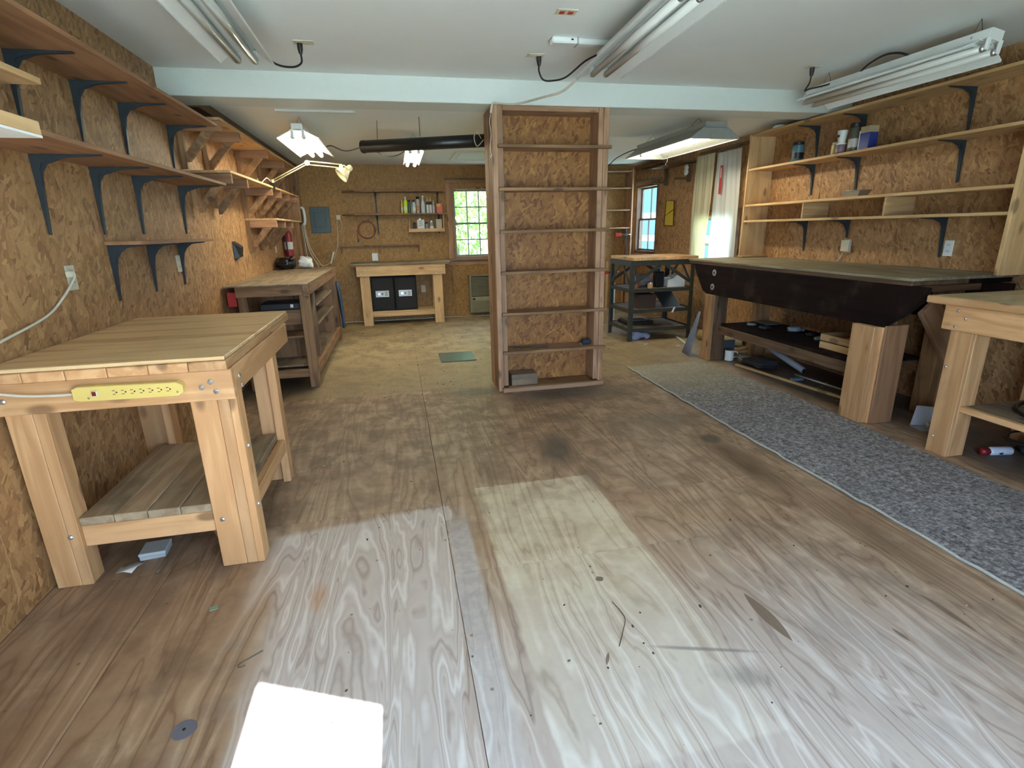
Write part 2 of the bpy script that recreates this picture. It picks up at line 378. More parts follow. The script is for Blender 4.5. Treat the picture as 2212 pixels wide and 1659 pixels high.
    # stains, plus dark ovals under the benches
    for a, k, c in ((ell(0.95, 3.12, 0.17, 0.40, 0.8, 0.55, -0.2), 0.85, (0.075, 0.06, 0.05)), (ell(1.02, 2.68, 0.07, 0.18, 0.7, 0.4), 0.6, (0.13, 0.085, 0.06)),
                    (ell(1.45, 4.28, 0.85, 0.27, 0.75, 0.5), 0.75, (0.10, 0.085, 0.07)), (ell(0.62, 4.55, 0.45, 0.16, 0.8, 0.6), 0.7, (0.085, 0.075, 0.055)),
                    (ell(2.02, 2.65, 0.16, 0.62, 0.8, 0.5), 0.75, (0.10, 0.055, 0.032)), (ell(2.1, 1.7, 0.14, 0.7, 0.9, 0.5), 0.6, (0.15, 0.095, 0.06)),
                    (ell(2.03, 3.02, 0.10, 0.10, 0.6, 0.4), 0.8, (0.05, 0.04, 0.035)), (ell(1.85, 3.45, 0.5, 0.28, 0.9, 0.5), 0.45, (0.11, 0.09, 0.07)),
                    (ell(-0.42, 1.93, 0.06, 0.12, 0.9, 0.5), 0.5, (0.45, 0.20, 0.07)), (ell(-0.85, 2.25, 0.09, 0.16, 0.9, 0.4), 0.55, (0.12, 0.09, 0.075)),
                    (ell(1.02, 1.18, 0.16, 0.07, 0.9, 0.9, -0.3), 0.6, (0.20, 0.19, 0.19)), (ell(0.95, 1.32, 0.28, 0.012, 0.8, 0.5, -0.3), 0.7, (0.17, 0.15, 0.15)),
                    (ell(-1.25, 2.1, 0.35, 0.5, 0.9, 0.5), 0.45, (0.16, 0.105, 0.07)), (ell(-1.3, 1.45, 0.4, 0.3, 1.0, 0.4), 0.5, (0.20, 0.115, 0.065)),
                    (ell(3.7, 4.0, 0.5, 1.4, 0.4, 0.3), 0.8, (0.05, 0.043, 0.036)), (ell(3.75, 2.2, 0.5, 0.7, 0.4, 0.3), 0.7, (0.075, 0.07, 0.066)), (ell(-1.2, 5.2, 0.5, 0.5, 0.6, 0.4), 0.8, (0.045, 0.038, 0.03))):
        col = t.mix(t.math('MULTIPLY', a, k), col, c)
    # inlaid boat-shaped veneer patches and small knots
    def boat(cx, cy, hl, hw, ang):
        ca, sa = math.cos(ang), math.sin(ang)
        dx = t.math('SUBTRACT', X, cx); dy = t.math('SUBTRACT', Y, cy)
        u = t.math('DIVIDE', t.math('ADD', t.math('MULTIPLY', dx, ca), t.math('MULTIPLY', dy, sa)), hw)
        v = t.math('DIVIDE', t.math('SUBTRACT', t.math('MULTIPLY', dy, ca), t.math('MULTIPLY', dx, sa)), hl)
        d = t.math('ADD', t.math('ABSOLUTE', u), t.math('MULTIPLY', v, v))
        return t.ss(d, 1.02, 0.96)
    for a in (boat(1.262, 1.415, 0.135, 0.026, 0.03), boat(1.93, 1.27, 0.11, 0.012, 0.03), boat(1.66, 1.22, 0.035, 0.008, 0.1), boat(0.73, 1.769, 0.018, 0.018, 0.3), boat(0.60, 1.36, 0.03, 0.006, -0.5)):
        col = t.mix(t.math('MULTIPLY', a, 0.9), col, t.mix(fine, (0.13, 0.085, 0.06), (0.18, 0.13, 0.095)))
    spk = t.n('ShaderNodeTexVoronoi', i_Scale=7.0); t.put(spk.inputs['Vector'], pos)
    col = t.mix(t.math('MULTIPLY', t.ss(spk.outputs['Distance'], 0.055, 0.035), 0.6), col, (0.08, 0.06, 0.05))
    col = t.mix(1.0, col, (1.05, 0.985, 0.93), 'MULTIPLY')
    t.bump(t.math('ADD', t.math('MULTIPLY', line, -0.5), fine), 0.10, 0.003)
    return t.out(col, t.math('MULTIPLY_ADD', med, 0.25, 0.42))
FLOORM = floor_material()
floor = box('floor', (XL-0.1, YF-0.1, -0.12), (XR+0.1, YB+0.1, -0.02), flat('subfloor', (0.03, 0.025, 0.02), 0.9), None, 0)
tag(floor, 'worn bare plywood floor with pale patches and dark stains', 'floor', None, 'structure')
cols = [(XL, -1.085), (-1.085, 0.137), (0.137, 1.355), (1.355, 2.575), (2.575, 3.795), (3.795, XR)]
cuts = [[2.26, 4.70, 7.14], [2.55, 4.72, 7.14], [1.95, 4.38, 6.82], [2.45, 4.40, 6.84], [1.6, 4.05, 6.5], [2.3, 4.7, 7.1]]
for (x0, x1), cy in zip(cols, cuts):
    ys = [YF]+cy+[YB]
    for y0, y1 in zip(ys, ys[1:]):
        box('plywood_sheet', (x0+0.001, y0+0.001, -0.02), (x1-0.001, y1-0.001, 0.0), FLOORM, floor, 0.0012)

# ------------------------------------------------------------------ walls
PLAST = flat('white_ceiling_board', (0.84, 0.87, 0.86), 0.75, 0, 0.03, 3)
def panels_x(wall, x, sgn, seams, holes, z1):
    """strand-board sheets on a side wall, leaving window holes (y0,y1,z0,z1)"""
    for y0, y1 in zip(seams, seams[1:]):
        segs = [(y0, y1, 0.0, z1(0.5*(y0+y1)))]
        for h in holes:
            nxt = []
            for a, b, c, d in segs:
                if h[1] <= a or h[0] >= b: nxt.append((a, b, c, d)); continue
                if a < h[0]: nxt.append((a, h[0], c, d))
                if b > h[1]: nxt.append((h[1], b, c, d))
                lo, hi = max(a, h[0]), min(b, h[1])
                if c < h[2]: nxt.append((lo, hi, c, h[2]))
                if d > h[3]: nxt.append((lo, hi, h[3], d))
            segs = nxt
        for a, b, c, d in segs:
            if b-a > 0.01: box('strand_board_panel', (x, a+0.0015, c), (x-sgn*0.012, b-0.0015, d), OSBX, wall, 0.001)
BACKING = flat('wall_framing', (0.10, 0.07, 0.045), 0.9)
zt = lambda y: ZF if y < YBM else ZB
wl = box('wall_left', (XL-0.12, YF, 0), (XL-0.012, YB+0.1, ZF+0.1), BACKING, None, 0)
tag(wl, 'left wall sheathed in brown strand board', 'wall', None, 'structure')
panels_x(wl, XL-0.012, -1, [YF, 0.87, 2.09, 3.325, 4.53, 5.75, 6.97, 8.19, YB], [], zt)
W2 = (8.12, 8.90, 1.0, 2.09); W3 = (6.02, 6.90, 0.80, 1.55)
def holed_wall(name, axis, c0, c1, u0, u1, z1, holes, mat):
    """wall slab with rectangular holes, as boxes of one mesh"""
    us = sorted({u0, u1, *[h[0] for h in holes], *[h[1] for h in holes]}); parts = []
    for a, b in zip(us, us[1:]):
        zs = [(0, z1)]
        for h in holes:
            if h[0] <= a and h[1] >= b: zs = [q for p, r in zs for q in ((p, min(r, h[2])), (max(p, h[3]), r)) if q[1]-q[0] > 1e-4]
        for p, r in zs:
            if axis == 'x': parts.append((abs(c1-c0), b-a, r-p, (c0+c1)/2, (a+b)/2, (p+r)/2))
            else: parts.append((b-a, abs(c1-c0), r-p, (a+b)/2, (c0+c1)/2, (p+r)/2))
    return joined(name, parts, mat)
wr = holed_wall('wall_right', 'x', XR+0.012, XR+0.12, YF, YB+0.1, ZF+0.1, [W2, W3], BACKING)
tag(wr, 'right wall sheathed in brown strand board', 'wall', None, 'structure')
panels_x(wr, XR+0.012, 1, [YF, 0.95, 2.17, 3.39, 4.74, 5.83, 7.05, 8.0, YB], [W2, W3], zt)
W1 = (0.94, 1.66, 0.975, 2.10)
wb = holed_wall('wall_back', 'y', YB+0.012, YB+0.12, XL-0.1, XR+0.1, ZF+0.1, [W1], BACKING)
tag(wb, 'back wall sheathed in golden strand board', 'wall', None, 'structure')
for a, b in ((XL, -0.32), (-0.32, 0.90), (1.66, 2.90), (2.90, XR)):
    box('strand_board_panel', (a+0.0015, YB, 0), (b-0.0015, YB+0.012, ZB), OSBY, wb, 0.001)
box('strand_board_panel', (0.90, YB, 0), (1.66, YB+0.012, W1[2]), OSBY, wb, 0.001)
box('strand_board_panel', (0.90, YB, W1[3]), (1.66, YB+0.012, ZB), OSBY, wb, 0.001)
box('strand_board_panel', (0.90, YB, W1[2]), (0.94, YB+0.012, W1[3]), OSBY, wb, 0.001)
# front wall behind the camera: doorway added for daylight, raking head shapes sun patch
DOOR = (-0.10, 1.75, 0.0, 2.1); SL = (-0.555, -0.16)
tz = math.tan(R(SUN_EL)); hz0 = (1.518-(YF-0.1))*tz; hz1 = (1.339-(YF-0.1))*tz
wf = holed_wall('wall_front', 'y', YF-0.1, YF, XL-0.12, XR+0.12, ZF+0.1, [DOOR, (SL[0], SL[1], 0.0, hz0)], BACKING)
tag(wf, 'front wall with a doorway added to let daylight in', 'wall', None, 'structure')
prism('sun_patch_head', [(SL[0], YF-0.1, hz0), (SL[1], YF-0.1, hz0), (SL[1], YF-0.1, hz1)], (0, 0.1, 0), 'old', wf)  # added piece whose slope cuts the top of the sun patch
# ceiling in two levels with the dropped beam between
bm = bmesh.new()
for q in ((XR-XL+0.2, YBM-YF+0.1, 0.1, (XL+XR)/2, (YF+YBM)/2, ZF+0.05), (XR-XL+0.2, YB-YBM-0.05, 0.1, (XL+XR)/2, (YB+YBM)/2+0.125, ZB+0.05)):
    r = bmesh.ops.create_cube(bm, size=1.0); bmesh.ops.scale(bm, vec=q[:3], verts=r['verts']); bmesh.ops.translate(bm, vec=q[3:], verts=r['verts'])
tag(link('ceiling', bm, PLAST), 'flat off-white painted ceiling in two levels', 'ceiling', None, 'structure')
tag(box('trim_1', (XL-0.01, YBM, ZBEAM), (XR+0.01, YBM+0.30, ZF+0.02), WHITEP, None, 0.004), 'white painted beam crossing the whole ceiling', 'beam', None, 'structure')
tag(box('trim_2', (XL, YBM+0.30, 2.36), (-1.37, YB, ZB), 'rail', None, 0.004), 'dark wooden rail along the top of the left wall', 'trim', None, 'structure')

# windows -----------------------------------------------------------
def win(name, label, axis, hole, c, sgn, ncol, nrow, mat, sashm):
    """double-hung sash window; axis 'y' = in the back wall, 'x' = in the right wall"""
    u0, u1, z0, z1 = hole
    P = (lambda u, d, z: (u, c+d, z)) if axis == 'y' else (lambda u, d, z: (c+d, u, z))
    root = thing(name, label, 'window', P((u0+u1)/2, 0, z0), None, 0, 'structure')
    B = lambda nm, a, b, m, p=root, bev=0.002: box(nm, P(*a), P(*b), m, p, bev)
    B('window_frame', (u0, -0.02, z0), (u0+0.035, 0.11, z1), mat); B('window_frame', (u1-0.035, -0.02, z0), (u1, 0.11, z1), mat)
    B('window_frame', (u0+0.035, -0.02, z1-0.035), (u1-0.035, 0.11, z1), mat); B('window_frame', (u0+0.035, -0.02, z0), (u1-0.035, 0.11, z0+0.03), mat)
    a0, a1, b0, b1 = u0+0.036, u1-0.036, z0+0.031, z1-0.036; zm = (b0+b1)/2
    for (s0, s1, d) in ((b0, zm+0.012, 0.035), (zm-0.012, b1, 0.065)):
        B('sash', (a0, d, s0), (a1, d+0.025, s0+0.028), sashm); B('sash', (a0, d, s1-0.028), (a1, d+0.025, s1), sashm)
        B('sash', (a0, d, s0+0.028), (a0+0.026, d+0.025, s1-0.028), sashm); B('sash', (a1-0.026, d, s0+0.028), (a1, d+0.025, s1-0.028), sashm)
        pu0, pu1, pz0, pz1 = a0+0.026, a1-0.026, s0+0.028, s1-0.028
        for i in range(ncol):
            for j in range(nrow):
                x0 = pu0+(pu1-pu0)*i/ncol; x1 = pu0+(pu1-pu0)*(i+1)/ncol; y0 = pz0+(pz1-pz0)*j/nrow; y1 = pz0+(pz1-pz0)*(j+1)/nrow
                B('pane', (x0, d+0.010, y0), (x1, d+0.013, y1), GLASS, root, 0)
                if i: B('muntin', (x0-0.009, d+0.002, y0), (x0+0.009, d+0.022, y1), sashm)
                if j: B('muntin', (x0, d+0.003, y0-0.009), (x1, d+0.021, y0+0.009), sashm)
    return root, B
SASHW = flat('sash_paint', (0.26, 0.27, 0.23), 0.5)
r1, B1 = win('window_1', 'multi-pane sash window in the back wall looking onto green trees', 'y', W1, YB, 1, 3, 2, 'post', SASHW)
B1('casing', (0.86, -0.02, 0.975), (0.94, -0.001, 2.16), 'post'); B1('casing', (1.66, -0.02, 0.975), (1.74, -0.001, 2.16), 'post')
B1('casing', (0.86, -0.02, 2.161), (1.74, -0.001, 2.21), 'post'); B1('head_ledge', (0.85, -0.06, 2.2105), (1.75, -0.001, 2.232), 'grey')
B1('sill', (0.80, -0.07, 0.945), (1.74, -0.021, 0.974), 'grey'); B1('apron', (0.80, -0.02, 0.865), (1.74, -0.001, 0.944), 'post')
r2, B2 = win('window_2', 'narrow sash window in the right wall looking onto blue light', 'x', W2, XR, 1, 2, 1, 'rail', flat('dark_sash', (0.10, 0.06, 0.04), 0.5))
B2('casing', (8.90, -0.02, 0.98), (8.985, -0.001, 2.13), 'old'); B2('casing', (8.02, -0.02, 0.98), (8.12, -0.001, 2.13), 'old')
B2('head_ledge', (8.02, -0.07, 2.1305), (8.985, -0.001, 2.16), 'grey'); B2('sill', (8.02, -0.05, 0.95), (8.985, -0.001, 0.979), 'old')
r3, B3 = win('window_3', 'right wall window hidden behind hanging sheets', 'x', W3, XR, 1, 2, 1, 'old', SASHW)
B3('casing', (6.90, -0.016, 0.76), (6.97, -0.001, 1.62), 'old'); B3('casing', (5.95, -0.016, 0.76), (6.02, -0.001, 1.62), 'old'); B3('casing', (6.02, -0.016, 1.551), (6.90, -0.001, 1.62), 'old'); B3('casing', (6.02, -0.016, 0.74), (6.90, -0.001, 0.799), 'old')

# outdoors -----------------------------------------------------------
def ground_material():
    t = NT('lawn_ground'); p = t.n('ShaderNodeNewGeometry').outputs['Position']
    c = t.mix(t.ss(t.noise(p, 1.2, 5), 0.4, 0.6), (0.26, 0.35, 0.26), (0.40, 0.46, 0.45)); return t.out(c, 0.9)
bm = bmesh.new()
for q in ((60, 29, 0.1, 1, -15.35, -0.2), (60, 30, 0.1, 1, 24.15, -0.2), (20, 12, 0.1, 14.4, 4, -0.2), (20, 12, 0.1, -11.8, 4, -0.2)):
    r = bmesh.ops.create_cube(bm, size=1.0); bmesh.ops.scale(bm, vec=q[:3], verts=r['verts']); bmesh.ops.translate(bm, vec=q[3:], verts=r['verts'])
tag(link('ground', bm, ground_material()), 'grass and gravel around the workshop', 'ground', None, 'structure')
tag(box('added_shade_roof', (-0.16, -3.7, 2.62), (XR+1.0, YF-0.11, 2.70), WHITEP, None, 0), 'unseen roof added to keep sun out of the doorway', 'roof', None, 'structure')  # added out of view to block sun from most of the doorway
def leafmat(name, c):
    t = NT(name); rn = t.n('ShaderNodeNewGeometry').outputs['Random Per Island']
    col = t.mix(rn, tuple(x*0.6 for x in c), tuple(min(1, x*1.4) for x in c))
    o = [n for n in t.N if n.type == 'OUTPUT_MATERIAL'][0]
    tl = t.n('ShaderNodeBsdfTranslucent'); t.put(tl.inputs[0], col); mx = t.n('ShaderNodeMixShader', i_0=0.45)
    t.out(col, 0.5); t.put(mx.inputs[1], t.b.outputs[0]); t.put(mx.inputs[2], tl.outputs[0]); t.t.links.new(mx.outputs[0], o.inputs[0])
    return t.m
LEAF = leafmat('leaf_green', (0.22, 0.42, 0.09))
def tree(label, x, y, h, spread, n):
    r = thing('tree', label, 'tree', (x, y, -0.15), 'trees outside the back window')
    tube('trunk', [(x, y, -0.15), (x+0.05, y, h*0.4), (x-0.1, y+0.1, h*0.85)], [0.16, 0.12, 0.04], flat('bark', (0.16, 0.13, 0.10), 0.9), r, 8)
    bm = bmesh.new(); rg = random.Random(int(x*10))
    for _ in range(n):
        c = Vector((rg.gauss(0, spread), rg.gauss(0, spread), h*0.55+rg.gauss(0, h*0.24)))
        if c.z < 0.25: c.z = 0.25+rg.random()
        q = Matrix.Rotation(rg.random()*6.28, 3, 'Z') @ Matrix.Rotation(rg.random()*3.1, 3, 'X'); s = rg.uniform(0.05, 0.11)
        vs_ = [bm.verts.new(c+q @ Vector(v)*s) for v in ((0, -1, 0), (0.5, 0, 0.1), (0, 1, 0), (-0.5, 0, 0.1))]
        bm.faces.new(vs_)
    tag(link('foliage', bm, LEAF, r, (0, 0, 0)), None, None, None, 'stuff')
tree('leafy green tree seen through the back window, left half', 1.3, 12.6, 4.0, 0.85, 4200)
tree('tall leafy tree farther off behind the back window', 4.4, 20.5, 5.6, 1.3, 4200)
nb = thing('neighbour_house', 'pale blue-grey house seen through the narrow right window', 'building', (10.5, 15.0, -0.15))
SIDING = flat('blue_siding', (0.035, 0.085, 0.16), 0.7, 0, 0.05)
box('house_wall', (9.5, 11.5, -0.15), (9.7, 21.0, 4.6), SIDING, nb, 0)
for z in (0.9, 1.7): box('white_band', (9.46, 11.5, z), (9.499, 21.0, z+0.22), WHITE, nb, 0)

# ------------------------------------------------------------------ shelves on pressed-steel brackets
def steel_bracket(parent, wallx, sgn, y, z, L=0.26, H=0.31, wd=0.021):
    """sgn +1: arm points to +x"""
    prof = [(0, 0), (L, 0), (L, -0.006), (L*0.5, -0.014), (0.075, -0.022), (0.042, -0.034), (0.030, -0.062), (0.020, -H*0.5), (0.006, -H), (0, -H)]
    o = prism('bracket', [(wallx+sgn*d, y-wd/2, z+h) for d, h in prof], (0, wd, 0), BRACK, parent, 0.0015)
    lip = prism('rib', [(wallx+sgn*d, y-0.003, z+h) for d, h in ((0.0, 0), (L*0.6, -0.004), (0.06, -0.040), (0.036, -0.075), (0.0, -H*0.8))], (0, 0.006, 0), BRACK, parent)
    lip.parent = o; lip.location = lip.location+parent.location-(o.location+parent.location)
    return o
def steel_shelf(label, wallx, sgn, depth, y0, y1, z, ys, group, wood='shelf', th=0.02, L=0.26, H=0.31):
    r = thing('wall_shelf', label, 'shelf', (wallx, (y0+y1)/2, z), group)
    box('board', (wallx+sgn*0.001, y0, z), (wallx+sgn*depth, y1, z+th), wood, r, 0.002)
    for y in ys: steel_bracket(r, wallx+sgn*0.0005, sgn, y, z-0.0005, min(L, depth-0.03), H)
    return r
G = 'shelves on steel brackets on the left wall'
steel_shelf('long high plank shelf on steel brackets, left wall near the ceiling', XL, 1, 0.33, 0.6, 4.555, 2.185, (1.43, 2.15, 2.87, 3.345, 3.83, 4.535), G)
steel_shelf('long plank shelf on steel brackets, left wall at eye level', XL, 1, 0.325, 0.6, 4.56, 1.78, (1.43, 2.15, 2.865, 3.345, 3.817, 4.535), G, L=0.28, H=0.34)
steel_shelf('short plank shelf on three steel brackets, lowest on the left wall', XL, 1, 0.21, 3.31, 4.42, 1.383, (3.345, 3.825, 4.317), G, L=0.19, H=0.30)
r = thing('wall_shelf', 'short plank shelf between the two long ones, cut off by the left frame edge', 'shelf', (XL, 1.5, 1.95), G)
box('board', (XL+0.001, 0.6, 1.95), (-1.19, 2.40, 1.972), 'pine', r, 0.002)
for y in (1.0, 2.0): steel_bracket(r, XL+0.0005, 1, y, 1.9495, 0.26, 0.14)
r = thing('wall_shelf', 'thick board with a white underside, under the eye-level shelf at the left frame edge', 'shelf', (XL, 1.3, 1.70), G)
box('board', (XL+0.001, 0.6, 1.712), (-0.985, 1.925, 1.75), 'pine', r, 0.002)
box('underside', (XL+0.001, 0.6, 1.705), (-0.985, 1.925, 1.7118), WHITE, r, 0)
for y in (1.0, 1.6): steel_bracket(r, XL+0.0005, 1, y, 1.7045, 0.40, 0.30)
# timber shelves farther back on the left wall
def timber_shelf(label, y0, y1, ztop, spec, depth=0.32, th=0.02, wood='pine'):
    r = thing('timber_shelf', label, 'shelf', (XL, (y0+y1)/2, ztop), 'timber shelves with wooden brackets')
    box('board', (XL+0.001, y0, ztop-th), (XL+depth, y1, ztop), wood, r, 0.002)
    zb = ztop-th-0.0005
    for y, drop, st in spec:
        c = box('bracket_cleat', (XL+0.001, y-0.019, zb-drop), (XL+0.040, y+0.019, zb), 'old', r)
        box('bracket_arm', (XL+0.0405, y-0.019, zb-0.075), (XL+depth-0.01, y+0.019, zb), 'shelf', r)
        a, b = XL+0.041, XL+depth*0.72
        zlo = zb-0.25
        prism('bracket_brace', [(a, y-0.018, zlo+0.02), (a, y-0.018, zlo-0.04), (a+0.02, y-0.018, zlo-0.04), (b+0.03, y-0.018, zb-0.0755), (b-0.055, y-0.018, zb-0.0755)], (0, 0.036, 0), 'old', r, 0.002)
    return r
timber_shelf('topmost long timber shelf on wooden brackets close to the ceiling, rear left wall', 4.69, 8.15, 2.275, [(4.715, 0.34, 1), (5.25, 0.34, 1), (6.27, 0.34, 1), (7.16, 0.34, 1), (7.73, 0.34, 1)])
timber_shelf('middle timber shelf on wooden brackets carrying the cream desk lamp', 4.75, 7.86, 1.912, [(4.80, 0.24, 1), (5.28, 0.24, 1), (6.27, 0.29, 1), (6.74, 0.29, 1), (7.24, 0.29, 1), (7.74, 0.28, 1)])
sh = timber_shelf('lowest and shortest timber shelf on wooden brackets above the fire extinguisher', 6.25, 7.86, 1.59, [(6.27, 0.32, 1), (6.74, 0.32, 1), (7.22, 0.32, 1)])
box('end_panel', (XL+0.14, 7.842, 1.5905), (XL+0.32, 7.86, 1.8915), 'old', sh)
r = thing('corner_post', 'built-up corner post of vertical planks at the rear left corner', 'post', (XL, 8.5, 0))
for i, (a, b, d) in enumerate(((8.22, 8.34, 0.10), (8.342, 8.50, 0.135), (8.502, 8.66, 0.12), (8.662, 8.82, 0.155), (8.822, 8.975, 0.175))):
    box('plank', (XL+0.001, a, 0.001), (XL+d, b, 2.355), 'old' if i % 2 else 'post', r)

# right wall shelving unit
r = thing('shelving_unit', 'long four-tier plank shelving over the dark workbench on the right wall', 'shelf', (XR, 4.2, 1.07))
box('side_panel', (3.84, 5.475, 1.085), (XR-0.001, 5.495, ZB-0.08), 'pine', r)
box('foot_cleat', (3.82, 5.40, 1.0665), (XR-0.001, 5.495, 1.0845), 'pine', r)
for z, y1 in ((2.332, 1.4), (1.982, 1.4), (1.612, 2.772), (1.445, 2.772)):
    box('board', (3.85, y1, z), (XR-0.001, 5.474, z+0.022), 'pine', r, 0.002)
for y in (4.60, 3.70): box('divider', (3.86, y-0.01, 1.4675), (XR-0.001, y+0.01, 1.6115), 'pine', r)
box('side_panel', (3.845, 2.743, 1.063), (XR-0.001, 2.771, 1.9815), 'pine', r)
box('side_panel', (3.80, 1.38, 1.063), (XR-0.001, 1.399, 2.40), 'pine', r)
for z in (2.332, 1.982):
    for y in (4.85, 4.31, 3.385, 2.3): steel_bracket(r, XR-0.0005, -1, y, z-0.0005, 0.24, 0.29)
for y in (4.85, 4.32, 3.405): steel_bracket(r, XR-0.0005, -1, y, 1.4445, 0.24, 0.16 if y == 4.32 else 0.30)

# back wall shelves
def back_shelf(label, x0, x1, z, depth, brs, H=0.30):
    r = thing('wall_shelf', label, 'shelf', ((x0+x1)/2, YB, z), 'plank shelves on the back wall')
    # the left end is cut at an angle
    prism('board', [(x0-0.20, YB-0.001, z), (x0, YB-depth, z), (x1, YB-depth, z), (x1+0.05, YB-0.001, z)], (0, 0, 0.022), 'shelf', r, 0.001)
    for x in brs:
        pr = [(0, 0), (depth*0.8, 0), (depth*0.8, -0.006), (0.09, -0.022), (0.045, -0.04), (0.026, -0.08), (0.007, -H), (0, -H)]
        prism('bracket', [(x-0.012, YB-0.0005-d, z-0.0005+h) for d, h in pr], (0.024, 0, 0), BRACK, r, 0.001)
    return r
back_shelf('upper empty plank shelf on the back wall under the lamp', -0.555, 0.79, 2.02, 0.25, (-0.25, 0.72))
back_shelf('lower plank shelf on the back wall holding bottles and cans', -0.585, 0.815, 1.68, 0.25, (-0.25, 0.72), 0.29)
r = thing('wall_shelf', 'small pine tray shelf hung below the bottle shelf on the back wall', 'shelf', (0.5, YB, 1.42), 'plank shelves on the back wall')
box('board', (0.23, YB-0.20, 1.415), (0.79, YB-0.001, 1.432), 'pine', r); box('lip', (0.225, YB-0.22, 1.415), (0.795, YB-0.2005, 1.465), 'pine', r)
box('side_panel', (0.232, YB-0.20, 1.4325), (0.25, YB-0.001, 1.60), 'pine', r); box('side_panel', (0.772, YB-0.20, 1.4325), (0.79, YB-0.001, 1.679), 'pine', r)
r = thing('tool_rail', 'thin wooden ledge rail low on the back wall above the bench', 'rail', (-0.2, YB, 1.2))
box('board', (-0.86, YB-0.10, 1.215), (0.39, YB-0.001, 1.232), 'shelf', r)
for x in (-0.84, -0.25, 0.37): prism('bracket', [(x-0.01, YB-0.001, 1.2145), (x-0.01, YB-0.09, 1.2145), (x-0.01, YB-0.09, 1.19), (x-0.01, YB-0.02, 1.10), (x-0.01, YB-0.001, 1.10)], (0.02, 0, 0), 'shelf', r)
# shelf bay in the rear right corner
r = thing('corner_shelves', 'plank shelf bay in the rear right corner behind the post', 'shelf', (3.4, YB, 0))
for z in (2.30, 2.04, 1.69, 1.40): box('board', (2.2, 8.72, z), (3.955, YB-0.001, z+0.02), 'post', r)
box('side_panel', (3.956, 8.70, 0.001), (3.98, YB-0.001, 2.35), 'post', r); box('side_panel', (2.176, 8.70, 0.001), (2.199, YB-0.001, 2.35), 'post', r)
# high ledge along the right wall
r = thing('high_shelf', 'dusty plank ledge running above the narrow window, right wall', 'shelf', (XR, 7.9, 2.33))
box('board', (XR-0.16, 7.95, 2.335), (XR-0.001, 8.69, 2.355), 'rail', r); box('board', (XR-0.26, 7.03, 2.26), (XR-0.001, 7.93, 2.28), 'rail', r)
for y in (7.2, 7.86): box('bracket_cleat', (XR-0.05, y-0.02, 2.02), (XR-0.001, y+0.02, 2.259), 'rail', r); box('bracket_arm', (XR-0.24, y-0.012, 2.05), (XR-0.0505, y+0.012, 2.08), 'rail', r)

# ------------------------------------------------------------------ free-standing shelf post in the middle
r = thing('bookcase', 'tall narrow open-backed timber bookcase wall under the beam, mid room', 'bookcase', (1.32, 4.49, 0))
PX0, PX1 = 0.822, 1.812
for a, b, k in ((4.49, 4.53, 'post'), (4.532, 4.70, 'old'), (4.702, 4.79, 'post'), (4.792, 4.875, 'post')):
    box('stud', (PX0+(0.004 if k == 'old' else 0), a, 0.001), (PX0+0.045, b, ZBEAM-0.001), k, r)
box('stud', (PX0+0.046, 4.495, 0.05), (PX0+0.09, 4.70, ZBEAM-0.001), 'post', r)
box('stud', (PX1-0.045, 4.49, 0.001), (PX1, 4.87, ZBEAM-0.001), 'post', r); box('stud', (PX1-0.09, 4.495, 0.05), (PX1-0.046, 4.70, ZBEAM-0.001), 'post', r)
box('back_panel', (PX0+0.046, 4.7005, 0.001), (PX1-0.046, 4.713, ZBEAM-0.001), OSBP, r, 0.001)
box('head_plate', (PX0+0.0905, 4.50, ZBEAM-0.04), (PX1-0.0905, 4.70, ZBEAM-0.001), 'post', r)
box('back_panel', (PX0+0.046, 4.86, 0.001), (PX1-0.046, 4.872, ZBEAM-0.001), OSBP, r, 0.001)
for i, z in enumerate((2.055, 1.728, 1.393, 1.052, 0.697, 0.352)):
    box('shelf_board', (PX0+0.0905, 4.489, z), (PX1-0.0905, 4.70, z+0.022), 'post', r)
    box('shelf_nosing', (PX0+0.04, 4.455, z-0.002), (PX1+0.018, 4.4885, z+0.024), 'old', r)
box('shelf_board', (PX0+0.0905, 4.489, 0.001), (PX1-0.0905, 4.70, 0.04), 'old', r); box('shelf_nosing', (PX0+0.03, 4.44, 0.001), (PX1, 4.4885, 0.04), 'post', r)
tag(box('timber_block', (0.945, 4.51, 0.0405), (1.19, 4.66, 0.145), 'grey'), 'short squared timber block on the bottom shelf of the bookcase', 'block')
o = thing('tape_measure', 'small dark blue tape measure on the bookcase, second shelf from bottom', 'tape measure', (1.67, 4.58, 0.3745))
DKBLUE = flat('dark_blue', (0.02, 0.035, 0.06), 0.4)
box('case', (1.635, 4.55, 0.3745), (1.715, 4.60, 0.425), DKBLUE, o, 0.008); box('hook', (1.62, 4.565, 0.3755), (1.635, 4.585, 0.384), CHROME, o, 0.001)
tag(tube('metal_rod', [(0.99, 4.56, 0.381), (1.05, 4.55, 0.3805), (1.12, 4.575, 0.3805), (1.30, 4.565, 0.3805)], 0.006, WIRE, None, 6, 4), 'dark bent metal rod lying on the bookcase shelf', 'rod')
tag(box('slate_tile', (0.40, 5.75, 0.0012), (0.80, 6.2, 0.012), flat('slate', (0.075, 0.10, 0.095), 0.35, 0, 0.3), None, 0.001), 'flat grey-green board lying on the floor behind the bookcase', 'board')

